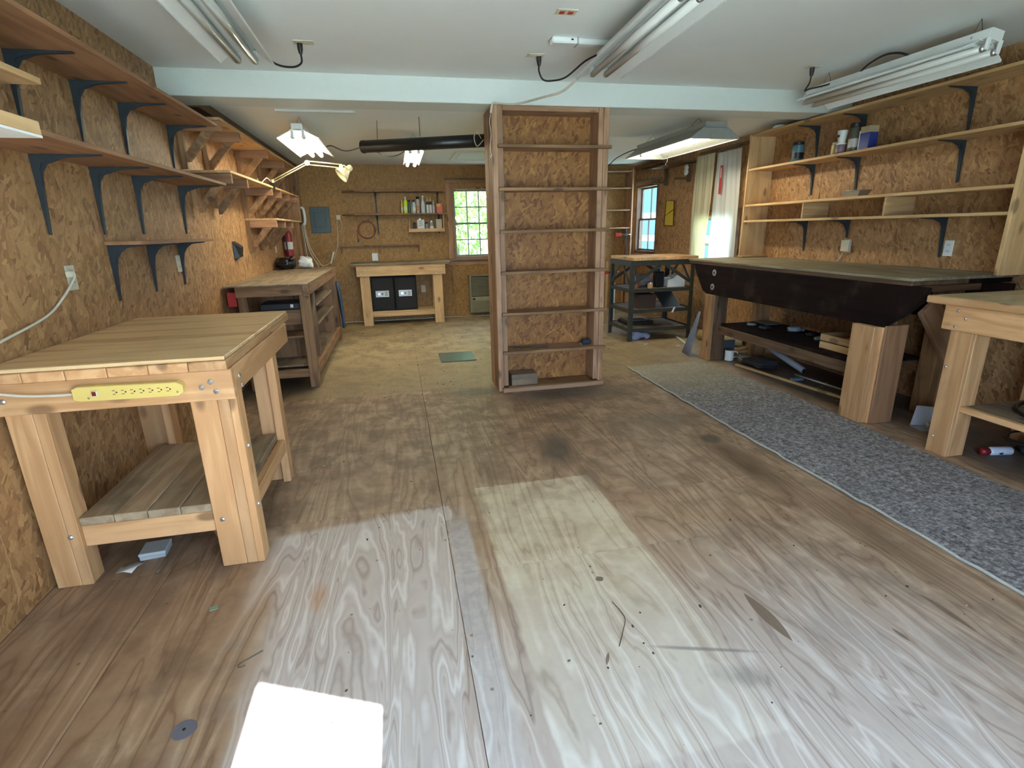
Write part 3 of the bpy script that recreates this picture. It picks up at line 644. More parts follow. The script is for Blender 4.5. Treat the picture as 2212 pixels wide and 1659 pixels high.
# ------------------------------------------------------------------ workbenches
# front left bench
r = thing('workbench', 'front left plank-topped workbench with yellow power strip on its apron', 'workbench', (-1.1, 2.8, 0), 'timber workbenches')
X0, X1, Y0, Y1 = -1.525, -0.675, 2.19, 3.47
box('top_sheet', (X0, Y0+0.01, 0.9505), (X1-0.02, Y1, 0.966), W('planktop', 0), r, 0.002)
wd = 0.1395; x = X0
i = 0
while x < X1-0.02:
    xe = min(x+wd, X1); box('top_plank', (x+0.0015, Y0, 0.912), (xe-0.0015, Y1, 0.95), W('fir', 1), r, 0.003); x = xe; i += 1
box('apron', (-1.50, Y0+0.012, 0.787), (-0.68, Y0+0.05, 0.9115), 'fir', r)
box('apron', (-0.72, Y0+0.051, 0.800), (-0.682, 3.33, 0.9115), 'fir', r)
box('apron', (-1.50, 3.20, 0.80), (-0.721, 3.238, 0.9115), 'fir', r)
for (xa, xb, y) in ((-1.51, -1.375, 2.245), (-0.865, -0.721, 2.245)):
    box('leg', (xa, y, 0.001), (xb-0.045, y+0.09, 0.7865), 'fir', r); box('leg', (xb-0.044, y, 0.001), (xb, y+0.09, 0.7865), 'fir', r)
box('leg', (-0.7205, 2.243, 0.001), (-0.690, 2.335, 0.7995), 'fir', r)
for (xa, xb) in ((-1.46, -1.33), (-0.85, -0.765)): box('leg', (xa, 3.10, 0.001), (xb, 3.14, 0.80), 'fir', r)
box('leg', (-0.764, 3.06, 0.001), (-0.7205, 3.15, 0.7995), 'fir', r); box('leg', (-1.3295, 3.06, 0.001), (-1.29, 3.15, 0.7995), 'fir', r)
box('stretcher', (-1.374, 2.262, 0.175), (-0.866, 2.30, 0.272), 'fir', r)
box('stretcher', (-0.76, 2.336, 0.20), (-0.722, 3.059, 0.2725), 'fir', r)
box('stretcher', (-1.33, 3.02, 0.175), (-0.80, 3.058, 0.272), 'fir', r)
xs = [-1.374, -1.245, -1.119, -0.992, -0.866]
for a, b in zip(xs, xs[1:]): box('shelf_plank', (a+0.0015, 2.257, 0.2735), (b-0.0015, 3.059, 0.309), W('dusty', 1), r)
box('shelf_plank', (-0.864, 2.34, 0.2735), (-0.762, 3.059, 0.309), W('dusty', 1), r)
bar('brace_block', (-1.02, 2.62, 0.055), (-0.80, 2.28, 0.055), 0.038, 0.088, 'fir', r)
for (px, py, ax) in ((-0.76, 0.865, 'y'), (-0.795, 0.845, 'y'), (-0.745, 0.825, 'y'), (-1.47, 0.845, 'y')): bolt(r, (px, Y0+0.0115, py), 'y', 0.011)
for (px, pz) in ((-0.83, 0.235), (-1.41, 0.235)): bolt(r, (px, 2.2445, pz), 'y', 0.011)
for (y, z) in ((2.30, 0.86), (2.32, 0.815)): bolt(r, (-0.6815, y, z), 'x', 0.011)
for z in (0.55, 0.27): bolt(r, (-0.6895, 2.29, z), 'x', 0.010)
# power strip
r = thing('power_strip', 'yellow multi-socket power strip screwed to the front bench apron', 'power strip', (-1.03, 2.17, 0.85))
ps = [(-1.225, 0.882), (-1.205, 0.89), (-0.87, 0.883), (-0.85, 0.87), (-0.85, 0.84), (-0.87, 0.826), (-1.205, 0.832), (-1.225, 0.838)]
body = prism('body', [(a, 2.165, b) for a, b in ps], (0, 0.0355, 0), YELLOW, r, 0.003)
sw = box('switch', (-1.157, 2.158, 0.852), (-1.138, 2.1645, 0.872), flat('switch_surround', (0.6, 0.56, 0.5), 0.4), r, 0.001); box('rocker', (-1.154, 2.155, 0.854), (-1.141, 2.1578, 0.870), flat('rocker_red', (0.16, 0.01, 0.02), 0.3), r, 0.001)
for k in range(7):
    xx = -1.085+k*0.0305
    joined('socket', [(0.009, 0.001, 0.002, xx, 2.1644, 0.867-k*0.0004), (0.009, 0.001, 0.002, xx, 2.1644, 0.853-k*0.0004), (0.005, 0.001, 0.005, xx+0.009, 2.1644, 0.860-k*0.0004)], BLACK, r, (xx, 2.1644, 0.86))
for xx in (-1.17, -0.868): bolt(r, (xx, 2.1645, 0.845), 'y', 0.004)
tube('cord', [(-1.225, 2.18, 0.86), (-1.30, 2.178, 0.862), (-1.40, 2.172, 0.872), (-1.50, 2.15, 0.905), (-1.525, 2.08, 0.95), (-1.522, 2.05, 1.0), (-1.515, 2.15, 1.02), (-1.512, 2.40, 1.055), (-1.51, 2.65, 1.10), (-1.505, 2.78, 1.16), (-1.497, 2.885, 1.235), (-1.50, 2.905, 1.262), (-1.515, 2.90, 1.268)], 0.0055, CORDW, r, 8, 8)

def outlet(label, axis, c, u, z, mat=IVORY, rot=0, kind='outlet_plate', cat='outlet', wd=0.072, ht=0.116, group='wall outlets'):
    """cover plate with two sockets. axis: wall normal 'x','-x','y' or ceiling '-z'"""
    if axis in ('x', '-x'):
        s = 1 if axis == 'x' else -1; r = thing(kind, label, cat, (c, u, z), group)
        box('plate', (c, u-wd/2, z-ht/2), (c+s*0.006, u+wd/2, z+ht/2), mat, r, 0.002)
        for d in (-0.024, 0.024): 
            f = box('socket', (c+s*0.0062, u-0.016, z+d-0.014), (c+s*0.009, u+0.016, z+d+0.014), mat, r, 0.003)
            for e in (-0.006, 0.006): q = box('slot', (c+s*0.0091, u+e-0.0015, z+d-0.003), (c+s*0.0096, u+e+0.0015, z+d+0.006), BLACK, r, 0); q.parent = f; q.location = Vector(q.location)-Vector(f.location)
    elif axis == 'y':
        r = thing(kind, label, cat, (u, c, z), group)
        box('plate', (u-wd/2, c-0.006, z-ht/2), (u+wd/2, c, z+ht/2), mat, r, 0.002)
        for d in (-0.024, 0.024): box('socket', (u-0.016, c-0.009, z+d-0.014), (u+0.016, c-0.0062, z+d+0.014), mat, r, 0.003)
    else:
        r = thing(kind, label, cat, (u[0], u[1], c), group)
        box('plate', (u[0]-ht/2, u[1]-wd/2, c-0.006), (u[0]+ht/2, u[1]+wd/2, c), IVORY, r, 0.002)
        for d in (-0.024, 0.024): box('socket', (u[0]+d-0.014, u[1]-0.016, c-0.009), (u[0]+d+0.014, u[1]+0.016, c-0.0062), mat, r, 0.003)
    return r
o = outlet('ivory wall outlet with a cord plugged in above the front left bench', 'x', XL+0.0005, 2.94, 1.242)
box('plug', (XL+0.0105, 2.88, 1.245), (XL+0.035, 2.92, 1.275), IVORY, o, 0.004)
outlet('white wall outlet under the lowest steel-bracket shelf', 'x', XL+0.0005, 4.265, 1.235)
r = thing('black_wall_box', 'small black wedge-shaped box fixed to the left wall', 'box', (XL, 5.72, 1.285))
prism('housing', [(XL+0.001, 5.66, 1.20), (XL+0.05, 5.68, 1.22), (XL+0.06, 5.70, 1.31), (XL+0.02, 5.68, 1.35), (XL+0.001, 5.66, 1.355)], (0, 0.10, 0), BLACK, r, 0.002)
box('base_plate', (XL+0.0002, 5.65, 1.19), (XL+0.0009, 5.79, 1.365), BLACK, r, 0)
outlet('small white outlet on the left wall beside the fire extinguisher', 'x', XL+0.0005, 7.55, 1.25)

# second left bench
r = thing('workbench', 'dark old workbench with open side shelves, middle of the left wall', 'workbench', (-1.2, 6.3, 0), 'timber workbenches')
X0, X1, Y0, Y1 = -1.525, -0.815, 5.09, 7.60
box('top_sheet', (X0, Y0, 0.975), (X1, Y1, 0.988), W('grey', 1), r, 0.002)
box('apron', (-1.43, Y0+0.012, 0.885), (-0.865, Y0+0.05, 0.9745), 'old', r); box('apron', (-0.864, Y0+0.012, 0.875), (-0.822, Y1-0.02, 0.9745), 'old', r); box('apron', (-1.43, Y1-0.06, 0.885), (-0.865, Y1-0.022, 0.9745), 'old', r)
box('leg', (-0.905, 5.141, 0.001), (-0.866, 5.23, 0.975-0.001), 'old', r); box('leg', (-0.8655, 5.141, 0.001), (-0.822, 5.23, 0.8745), 'old', r)
box('leg', (-1.43, 5.141, 0.001), (-1.35, 5.23, 0.9745), 'old', r); box('leg', (-0.905, 7.45, 0.001), (-0.825, 7.53, 0.8745), 'old', r); box('leg', (-1.43, 7.45, 0.001), (-1.35, 7.53, 0.9745), 'old', r)
for y in (5.60, 7.00): box('side_panel', (-1.36, y-0.012, 0.2105), (-0.84, y+0.012, 0.8745), 'old', r)
for z in (0.72, 0.525): box('shelf_board', (-1.36, 5.613, z), (-0.83, 6.987, z+0.02), W('grey', 1), r)
box('shelf_board', (-1.40, 5.235, 0.19), (-0.862, 7.44, 0.21), W('grey', 1), r); box('stretcher', (-0.861, 5.231, 0.10), (-0.822, 7.449, 0.20), 'old', r)
box('stretcher', (-1.349, 5.16, 0.10), (-0.906, 5.198, 0.18), 'old', r); box('shelf_board', (-1.40, 5.235, 0.47), (-0.91, 5.587, 0.49), W('old', 0), r)
bar('brace', (-0.842, 5.232, 0.52), (-0.842, 5.57, 0.86), 0.025, 0.05, 'grey', r)
box('drawer_box', (-1.33, 5.24, 0.60), (-0.92, 5.585, 0.74), W('old', 0), r)
r = thing('black_tool_case', 'flat black case on the inner shelf of the dark left bench', 'case', (-1.1, 5.35, 0.76))
box('body', (-1.28, 5.25, 0.7415), (-0.93, 5.58, 0.80), flat('case_black', (0.02, 0.025, 0.03), 0.4), r, 0.006); box('label_tag', (-1.01, 5.246, 0.76), (-0.985, 5.2495, 0.79), WHITE, r, 0)
tag(box('red_tin', (-1.515, 5.15, 0.80), (-1.44, 5.35, 0.93), RED, None, 0.004), 'dull red box wedged behind the dark left bench leg', 'box')
CLOTHB = flat('blue_cloth', (0.05, 0.09, 0.17), 0.85)
def drape(name, label, cat, pts, mat, loc, th=0.006):
    bm = bmesh.new(); c = Vector(loc); g = [[bm.verts.new(Vector(p)-c) for p in row] for row in pts]
    for a, b in zip(g, g[1:]):
        for k in range(len(a)-1): bm.faces.new((a[k], a[k+1], b[k+1], b[k]))
    o = link(name, bm, mat, None, loc, None, True); m = o.modifiers.new('thick', 'SOLIDIFY'); m.thickness = th; m.offset = 0
    return tag(o, label, cat)
drape('blue_rag', 'blue cloth hanging from the far end of the dark left bench', 'cloth', [[(-0.80+0.02*math.sin(k*1.7+j*0.4)+j*0.004, 7.30+0.05*k+0.01*j, 0.80-0.62*j/6) for k in range(5)] for j in range(7)], CLOTHB, (-0.8, 7.4, 0.5))

# back bench
r = thing('workbench', 'pale pine workbench against the back wall with two safes below', 'workbench', (0.06, 8.75, 0), 'timber workbenches')
box('top_sheet', (-0.70, 8.45, 0.947), (0.82, YB-0.002, 0.968), W('greentop', 0), r, 0.002); box('top_sheet', (-0.69, 8.46, 0.925), (0.81, YB-0.002, 0.9465), W('old', 0), r, 0.002)
box('apron', (-0.62, 8.47, 0.772), (0.74, 8.508, 0.9245), 'pine', r)
for a in (-0.58, 0.54): box('leg', (a, 8.509, 0.001), (a+0.146, 8.60, 0.9245), 'pine', r); box('leg', (a, 8.89, 0.001), (a+0.146, 8.98, 0.9245), 'pine', r)
box('stretcher', (-0.433, 8.52, 0.135), (0.539, 8.558, 0.205), 'pine', r); box('shelf_board', (-0.433, 8.52, 0.2055), (0.539, 8.98, 0.222), W('pine', 0), r)
for x in (-0.56, -0.49, 0.60, 0.68):
    for z in (0.88, 0.81): bolt(r, (x, 8.4695, z-0.02*(x > 0)), 'y', 0.010)
for nm, x in (('left-hand black steel safe with a pale keypad plate', -0.425), ('right-hand black steel safe with a pale keypad plate', -0.07)):
    s_ = thing('safe', nm, 'safe', (x+0.17, 8.75, 0.2225), 'safes under the back bench')
    box('body', (x, 8.565, 0.2225), (x+0.345, 8.92, 0.755), flat('safe_black', (0.005, 0.005, 0.006), 0.75), s_, 0.006)
    d = box('door', (x+0.018, 8.556, 0.245), (x+0.327, 8.5645, 0.735), flat('safe_door', (0.007, 0.007, 0.008), 0.7), s_, 0.002)
    k = box('keypad_plate', (x+0.06, 8.547, 0.44), (x+0.265, 8.5555, 0.54), flat('plate_silver', (0.50, 0.51, 0.50), 0.4, 0.3), s_, 0.004)
    for nmn, (xa, xb) in (('knob', (0.115, 0)), ('dial', (0.163, 0))):
        q = lathe(nmn, [(0.024 if nmn == 'knob' else 0.013, 0), (0.022 if nmn == 'knob' else 0.012, 0.012)], CHROME if nmn == 'knob' else BLACK, s_, (x+xa, 8.5465, 0.49), 14, (R(90), 0, 0)); q.parent = k; q.location = Vector(q.location)-Vector(k.location)
    q = joined('keys', [(0.009, 0.002, 0.010, x+0.212+0.013*i, 8.546, 0.465+0.017*j) for i in range(3) for j in range(4)], BLACK, s_, (x+0.22, 8.546, 0.49)); q.parent = k; q.location = Vector(q.location)-Vector(k.location)
outlet('ivory outlet on the back wall under the pale pine bench', 'y', YB-0.0005, 0.40, 0.50)
outlet('white outlet on the back wall just above the pale pine bench', 'y', YB-0.0005, -0.34, 1.04, WHITE, wd=0.09, ht=0.12)

# heater
r = thing('wall_heater', 'beige louvred wall heater below the back window', 'heater', (1.45, 8.9, 0.05))
box('body', (1.16, 8.86, 0.065), (1.62, YB-0.001, 0.70), HEATM, r, 0.012)
for k in range(14): box('louvre', (1.20, 8.850, 0.36+k*0.0225), (1.58, 8.8595, 0.371+k*0.0225), HEATM, r, 0.001)
box('grille_back', (1.195, 8.8585, 0.345), (1.585, 8.8598, 0.685), BLACK, r, 0)
for k in range(8): box('louvre', (1.20, 8.850, 0.09+k*0.0225), (1.58, 8.8595, 0.10+k*0.0225), HEATM, r, 0.001)
box('control_panel', (1.20, 8.848, 0.275), (1.58, 8.8595, 0.335), flat('heater_panel', (0.36, 0.35, 0.24), 0.4), r, 0.002); box('badge', (1.21, 8.846, 0.288), (1.25, 8.8478, 0.32), BLACK, r, 0)

# dark bench on the right
r = thing('workbench', 'big heavy workbench with a dark slab apron along the right wall', 'workbench', (3.7, 4.2, 0), 'timber workbenches')
TOPG = W('greentop', 1)
box('top_sheet', (3.27, 2.82, 1.042), (XR-0.001, 5.58, 1.062), TOPG, r, 0.003); box('top_edge', (3.275, 2.83, 1.012), (3.74, 5.57, 1.0415), 'rail', r); box('top_edge', (3.7405, 2.86, 1.005), (XR-0.001, 5.57, 1.0415), W('dark', 1), r)
ap = [(5.46, 1.0115), (5.44, 0.95), (5.26, 0.735), (5.18, 0.708), (2.985, 0.715), (2.86, 0.805), (2.72, 0.945), (2.72, 1.0115)]
prism('apron', [(3.275, y, z) for y, z in ap], (0.04, 0, 0), W('dark', 1), r, 0.003)
prism('apron', [(3.95, y, z) for y, z in ap], (0.04, 0, 0), W('dark', 1), r, 0.003)
for (y, z) in ((5.06, 0.94), (5.075, 0.79)):
    b_ = lathe('washer', [(0.034, 0), (0.033, 0.004), (0.015, 0.005)], CHROME, r, (3.2745, y, z), 14, (0, R(-90), 0)); q = lathe('bolt_hole', [(0.014, 0), (0.010, 0.003)], BLACK, r, (3.268, y, z), 10, (0, R(-90), 0)); q.parent = b_; q.rotation_euler = (0, 0, 0); q.location = (0, 0, 0.0055)
box('leg', (3.232, 5.00, 0.001), (3.274, 5.13, 0.709), 'old', r); box('leg', (3.3155, 4.99, 0.001), (3.42, 5.13, 1.0115), 'rail', r); box('leg', (3.275, 5.0, 0.001), (3.315, 5.13, 0.707), 'rail', r)
box('leg', (3.225, 3.00, 0.001), (3.2745, 3.19, 0.714), 'fir', r); box('leg', (3.3155, 3.02, 0.001), (3.44, 3.16, 1.0115), 'old', r); box('leg', (3.275, 2.98, 0.001), (3.315, 3.18, 0.713), 'fir', r)
box('leg_facing', (3.285, 2.962, 0.001), (3.475, 2.979, 0.725), W('shelf', 2), r)
for y in (3.0, 4.99): box('leg', (3.82, y, 0.001), (3.9495, y+0.13, 1.0115), 'old', r)
box('shelf_board', (3.35, 3.20, 0.385), (3.92, 4.97, 0.41), W('dark', 1), r); box('stretcher', (3.33, 3.1615, 0.30), (3.37, 4.989, 0.384), 'rail', r); box('stretcher', (3.88, 3.1315, 0.30), (3.915, 4.989, 0.384), 'old', r)
bar('brace', (3.56, 2.93, 0.86), (3.97, 2.985, 0.42), 0.035, 0.16, 'post', r, upv=(1, 0, 0.8)); box('brace_leg', (3.93, 2.95, 0.001), (4.05, 2.985, 0.45), 'post', r)
box('end_rail', (3.32, 2.865, 0.96), (3.90, 2.90, 1.0045), 'rail', r)
# front right table
r = thing('workbench', 'front right pine bench cut by the frame edge, pale scrubbed top', 'workbench', (3.7, 2.0, 0), 'timber workbenches')
box('top_sheet', (3.24, 1.0, 0.935), (XR-0.001, 2.655, 0.978), W('paletop', 0), r, 0.003)
box('top_edging', (3.215, 1.0, 0.932), (3.2395, 2.665, 0.978), 'fir', r, 0.006)
box('apron', (3.235, 1.02, 0.785), (3.272, 2.555, 0.9345), 'fir', r); box('apron', (3.273, 2.515, 0.785), (4.1, 2.553, 0.9345), 'fir', r)
box('leg', (3.245, 2.37, 0.001), (3.2715, 2.50, 0.7845), 'fir', r); box('leg', (3.2725, 2.37, 0.001), (3.385, 2.40, 0.9345), 'fir', r); box('leg', (3.2725, 2.401, 0.001), (3.31, 2.50, 0.9345), 'fir', r)
box('leg', (3.27, 1.05, 0.001), (3.385, 1.18, 0.9345), 'fir', r)
for y in (2.38, 1.05): box('leg', (3.95, y, 0.001), (4.08, y+0.13, 0.9345), 'fir', r)
box('stretcher', (3.2725, 1.19, 0.30), (3.31, 2.3695, 0.335), 'fir', r); box('shelf_board', (3.312, 1.19, 0.31), (4.08, 2.365, 0.335), W('grey', 1), r)
for (y, z) in ((2.49, 0.905), (2.44, 0.865), (2.49, 0.81), (2.5, 0.56), (2.485, 0.11)): bolt(r, (3.2345 if z > 0.79 else 3.2445, y-0.02, z), '-x', 0.009)

# ------------------------------------------------------------------ steel cart
r = thing('steel_cart', 'dark angle-iron shelf cart with a butcher-block top near the right wall', 'cart', (3.26, 6.5, 0))
CX0, CX1, CY0, CY1 = 2.835, 3.70, 6.16, 6.84
n = 8
for k in range(n):
    a = CX0+0.01+(CX1-CX0+0.03)*k/n; b = CX0+0.01+(CX1-CX0+0.03)*(k+1)/n
    box('top_plank', (a+0.001, CY0-0.01, 1.018), (b-0.001, CY1+0.01, 1.058), W('fir' if k > 2 else 'pine', 1), r)
for x in (CX0, CX1-0.05):
    for y in (CY0, CY1-0.05):
        s1 = 1 if y == CY0 else -1; yy = y if y == CY0 else y+0.05
        joined('leg', [(0.05, 0.006, 1.0, x+0.025, yy+s1*0.003, 0.503), (0.006, 0.05, 1.0, (x+0.003 if x == CX0 else x+0.047), y+0.025, 0.503)], STEELG, r, (x+0.025, y+0.025, 0.5))
for y in (CY0-0.002, CY1-0.004): box('top_rail', (CX0, y, 0.955), (CX1, y+0.006, 1.016), STEELG, r, 0.001)
for x in (CX0-0.002, CX1-0.004): box('top_rail', (x, CY0+0.005, 0.955), (x+0.006, CY1-0.005, 1.016), STEELG, r, 0.001)
for z in (0.645, 0.385, 0.145):
    box('shelf_board', (CX0+0.052, CY0+0.01, z), (CX1-0.052, CY1-0.01, z+0.02), W('grey', 0), r)
    for y in (CY0-0.003, CY1-0.003): box('shelf_rail', (CX0+0.01, y, z-0.02), (CX1-0.01, y+0.006, z+0.026), STEELG, r, 0.001)
    for x in (CX0-0.003, CX1-0.003): box('shelf_rail', (x, CY0+0.01, z-0.02), (x+0.006, CY1-0.01, z+0.026), STEELG, r, 0.001)
for y in (CY0+0.010, CY1-0.010):
    bar('diagonal_strut', (CX0+0.05, y, 0.74), (CX0+0.40, y, 0.96), 0.008, 0.038, STEELG, r, 0.001); bar('diagonal_strut', (CX1-0.05, y, 0.74), (CX1-0.40, y, 0.96), 0.008, 0.038, STEELG, r, 0.001)
for x in (CX0+0.010, CX1-0.010):
    bar('diagonal_strut', (x, CY0+0.05, 0.72), (x, CY0+0.30, 0.96), 0.008, 0.035, STEELG, r, 0.001); bar('diagonal_strut', (x, CY1-0.05, 0.72), (x, CY1-0.30, 0.96), 0.008, 0.035, STEELG, r, 0.001)

# ------------------------------------------------------------------ fluorescent shop lights
def shop_light(label, cx, cy, z, length, width, lit, yaw=0.0, roll=0.0, zc=ZF, hooks=(0.12, 0.88), shell=None, drop=0.075, sleeve=False, gap=0.06, inset=0.0, tubes=2, half=0.055, pitch=0.0, closed=False):
    """z = height of the reflector lips; built along local y, then turned"""
    shell = shell or WHITE
    M = Matrix.Translation((cx, cy, z)) @ Matrix.Rotation(yaw, 4, 'Z') @ Matrix.Rotation(pitch, 4, 'X') @ Matrix.Rotation(roll, 4, 'Y')
    r = thing('shop_light', label, 'ceiling light', (cx, cy, z), 'fluorescent shop lights')
    L = length/2; w2 = width/2; hb = half
    def part(name, bm, mat, smooth=False):
        bmesh.ops.transform(bm, matrix=Matrix.Translation((-cx, -cy, -z)) @ M, verts=bm.verts)
        return link(name, bm, mat, r, (0, 0, 0), None, smooth)
    # reflector: folded sheet, wings sloping down to the lips
    prof = [(-w2, 0.0), (-w2, 0.012), (-hb-0.012, drop-0.012), (-hb, drop), (hb, drop), (hb+0.012, drop-0.012), (w2, 0.012), (w2, 0.0)]
    inner = [(x*0.985, h-0.004) for x, h in prof]; inner[0] = (-w2+0.003, 0.0); inner[-1] = (w2-0.003, 0.0)
    bm = bmesh.new(); ring = prof+inner[::-1]; A = [bm.verts.new((x, -L+inset, h)) for x, h in ring]; B = [bm.verts.new((x, L-inset, h)) for x, h in ring]; n = len(prof); N = len(ring)
    for i in range(N): bm.faces.new((A[i], A[(i+1) % N], B[(i+1) % N], B[i]))
    for V in (A, B):
        for i in range(n-1): bm.faces.new((V[i], V[i+1], V[N-2-i], V[N-1-i]))
    part('reflector', bm, shell)
    if closed:
        for yy_ in (-L+inset+0.001, L-inset-0.003):
            bm = bmesh.new(); A = [bm.verts.new((x*0.985, yy_, h-0.002)) for x, h in prof]; B = [bm.verts.new((x*0.985, yy_+0.002, h-0.002)) for x, h in prof]
            bm.faces.new(A); bm.faces.new(B[::-1])
            for i in range(n): bm.faces.new((A[i], B[i], B[(i+1) % n], A[(i+1) % n]))
            part('end_panel', bm, shell)
    bm = bmbox(hb*1.7, length-0.01, 0.05, 0.004); bmesh.ops.translate(bm, vec=(0, 0, drop+0.0255), verts=bm.verts); part('housing', bm, shell)
    bm = bmbox(hb*1.5, length-2*inset-0.08, 0.02, 0.003); bmesh.ops.translate(bm, vec=(0, 0, drop-0.0145), verts=bm.verts); part('ballast_cover', bm, shell)
    tz_ = drop-0.055
    xs = [(-0.045, ), (0.045, )] if tubes == 2 else [(-0.05,), (0.0,), (0.05,)]
    for (x,) in xs:
        bm = bmtube([(x, -L+0.03, tz_), (x, L-0.03, tz_)], 0.019, 12); part('tube', bm, LIT if lit else TUBEOFF, True)
        for s in (-1, 1):
            bm = bmtube([(x, s*(L-0.03), tz_), (x, s*(L-0.012), tz_)], 0.0195, 12); part('tube_cap', bm, CHROME, True)
            bm = bmbox(0.026, 0.014, 0.07, 0.003); bmesh.ops.translate(bm, vec=(x, s*(L-(0.014 if closed else 0.004)), tz_+0.022), verts=bm.verts); part('lamp_holder', bm, WHITE)
        if sleeve:
            bm = bmtube([(x, -L+0.05, tz_), (x, L-0.05, tz_)], 0.026, 12); part('sleeve', bm, CLEAR, True)
    for s in (-1, 1):
        bm = bmbox(hb*1.7, 0.004, 0.058, 0.001); bmesh.ops.translate(bm, vec=(0, s*(L-0.002), drop+0.02), verts=bm.verts); part('end_plate', bm, shell)
    for hk in hooks:
        yy = -L+length*hk; top = M @ Vector((0, yy, drop+0.05)); tp = Vector((top.x, top.y, zc-0.001))
        a = M @ Vector((-hb*0.9, yy-0.0, drop+0.02)); b = M @ Vector((hb*0.9, yy, drop+0.02))
        tube('hanger_wire', [a, tp, b], 0.0022, WIRE, r, 5)
    return r, M
l1, _ = shop_light('unlit front left shop light with clear tube sleeves', -0.725, 2.95, 2.335, 1.22, 0.285, False, yaw=0.01, sleeve=True, hooks=(0.18, 0.9))
l2, _ = shop_light('unlit centre shop light pointing at the bookcase', 1.375, 3.05, 2.365, 1.24, 0.31, False, yaw=-0.035, hooks=(0.15, 0.9), pitch=0.0)
l3, _ = shop_light('unlit right front shop light hanging tilted over the shelves', 3.405, 3.44, 2.335, 1.38, 0.31, False, yaw=0.03, roll=0.17, hooks=(0.08, 0.88), inset=0.05)
l4, _ = shop_light('lit shop light over the rear left bench', -0.755, 5.86, 2.215, 1.24, 0.35, True, zc=ZB, hooks=(0.16, 0.9))
l5, _ = shop_light('lit shop light in front of the back wall shelves', 0.275, 6.75, 2.235, 1.24, 0.20, True, zc=ZB, hooks=(0.05, 0.9), drop=0.06)
GREYSH = flat('dull_reflector', (0.30, 0.31, 0.29), 0.5, 0.2)
l6, _ = shop_light('lit wide grey shop light over the steel cart', 2.995, 5.53, 2.195, 1.46, 0.50, True, zc=ZB, hooks=(0.22, 0.88), shell=GREYSH, drop=0.10, half=0.13, closed=True, inset=0.0)
tube('pull_chain', [(3.20, 6.10, 2.21), (3.20, 6.10, 2.15), (3.18, 6.10, 2.12), (3.205, 6.09, 2.10)], 0.003, WIRE, l6, 5, 3)
# their cords and ceiling outlets
def ceil_outlet(label, x, y, z, mat=IVORY): return outlet(label, '-z', z-0.0005, (x, y), z, mat, group='ceiling outlets')
ceil_outlet('ceiling outlet feeding the front left light', -0.452, 3.83, ZF); ceil_outlet('ceiling outlet feeding the centre light', 1.02, 3.87, ZF)
ceil_outlet('ceiling outlet feeding the tilted right light', 3.15, 3.84, ZF); ceil_outlet('ceiling outlet with red sockets in the middle of the ceiling', 1.0, 3.135, ZF, RED)
def plug_cord(parent, x, y, pts, mat=BLACK):
    lathe('plug', [(0.011, -0.055), (0.016, -0.03), (0.017, -0.0)], mat, parent, (x, y, ZF-0.010), 10)
    tube('power_cord', [(x, y, ZF-0.062)]+pts, 0.006, mat, parent, 7, 8)
plug_cord(l1, -0.475, 3.83, [(-0.475, 3.81, ZF-0.12), (-0.52, 3.75, ZF-0.16), (-0.60, 3.66, ZF-0.17), (-0.67, 3.50, ZF-0.14)])
plug_cord(l2, 1.045, 3.87, [(1.045, 3.87, ZF-0.10), (1.07, 3.86, ZF-0.15), (1.12, 3.82, ZF-0.165), (1.20, 3.76, ZF-0.155), (1.29, 3.66, ZF-0.09), (1.345, 3.58, ZF-0.07)])
plug_cord(l3, 3.15, 3.84, [(3.15, 3.85, ZF-0.11), (3.16, 3.90, ZF-0.15), (3.22, 3.92, ZF-0.13), (3.36, 3.90, ZF-0.10), (3.40, 3.75, ZF-0.08)])
tube('power_cord', [(3.39, 3.65, ZF-0.09), (3.36, 3.55, ZF-0.06), (3.36, 3.42, ZF-0.035), (3.38, 3.32, ZF-0.05), (3.40, 3.25, ZF-0.09)], 0.007, BLACK, l3, 7, 6)
tube('power_cord', [(-0.70, 6.47, 2.30), (-0.60, 6.42, 2.33), (-0.45, 6.2, 2.25), (-0.30, 5.95, 2.24), (-0.235, 5.68, 2.235)], 0.006, WIRE, l4, 6, 6)
tube('power_cord', [(-0.13, 5.70, 2.19), (-0.02, 5.95, 2.17), (0.10, 6.1, 2.20), (0.22, 6.2, 2.28)], 0.006, WIRE, l5, 6, 6)
tube('power_cord', [(3.0, 6.17, 2.31), (2.86, 6.3, 2.30), (2.74, 6.5, 2.24), (2.68, 6.6, 2.17), (2.64, 6.65, 2.15), (2.58, 6.65, 2.17), (2.50, 6.62, 2.28), (2.42, 6.6, ZB-0.001)], 0.006, WIRE, l6, 6, 5)
tag(tube('white_cable', [(1.255, 3.70, 2.362), (1.20, 3.86, 2.325), (1.10, 4.05, 2.325), (0.98, 4.30, 2.335), (0.88, 4.43, 2.362), (0.83, 4.462, 2.37), (0.81, 4.455, 2.30)], 0.008, CORDW, None, 7, 6), 'white cable strung from the centre light to the bookcase top', 'cable')
r = thing('ceiling_raceway', 'white metal wiring box strip on the front ceiling beside the centre light', 'raceway', (1.23, 3.53, ZF))
box('cover', (1.03, 3.50, ZF-0.035), (1.44, 3.57, ZF-0.0005), WHITE, r, 0.008); box('clip', (1.19, 3.498, ZF-0.037), (1.20, 3.572, ZF-0.0002), CHROME, r, 0.001); box('slot', (1.15, 3.497, ZF-0.02), (1.165, 3.4995, ZF-0.012), BLACK, r, 0)
r = thing('ceiling_batten', 'thin white batten on the rear ceiling just behind the beam', 'batten', (-0.55, 5.16, ZB)); box('strip', (-0.90, 5.14, ZB-0.02), (-0.258, 5.18, ZB-0.0005), WHITEP, r, 0.002); box('end_cap', (-0.2578, 5.138, ZB-0.022), (-0.25, 5.182, ZB-0.0005), WHITEP, r, 0.001)
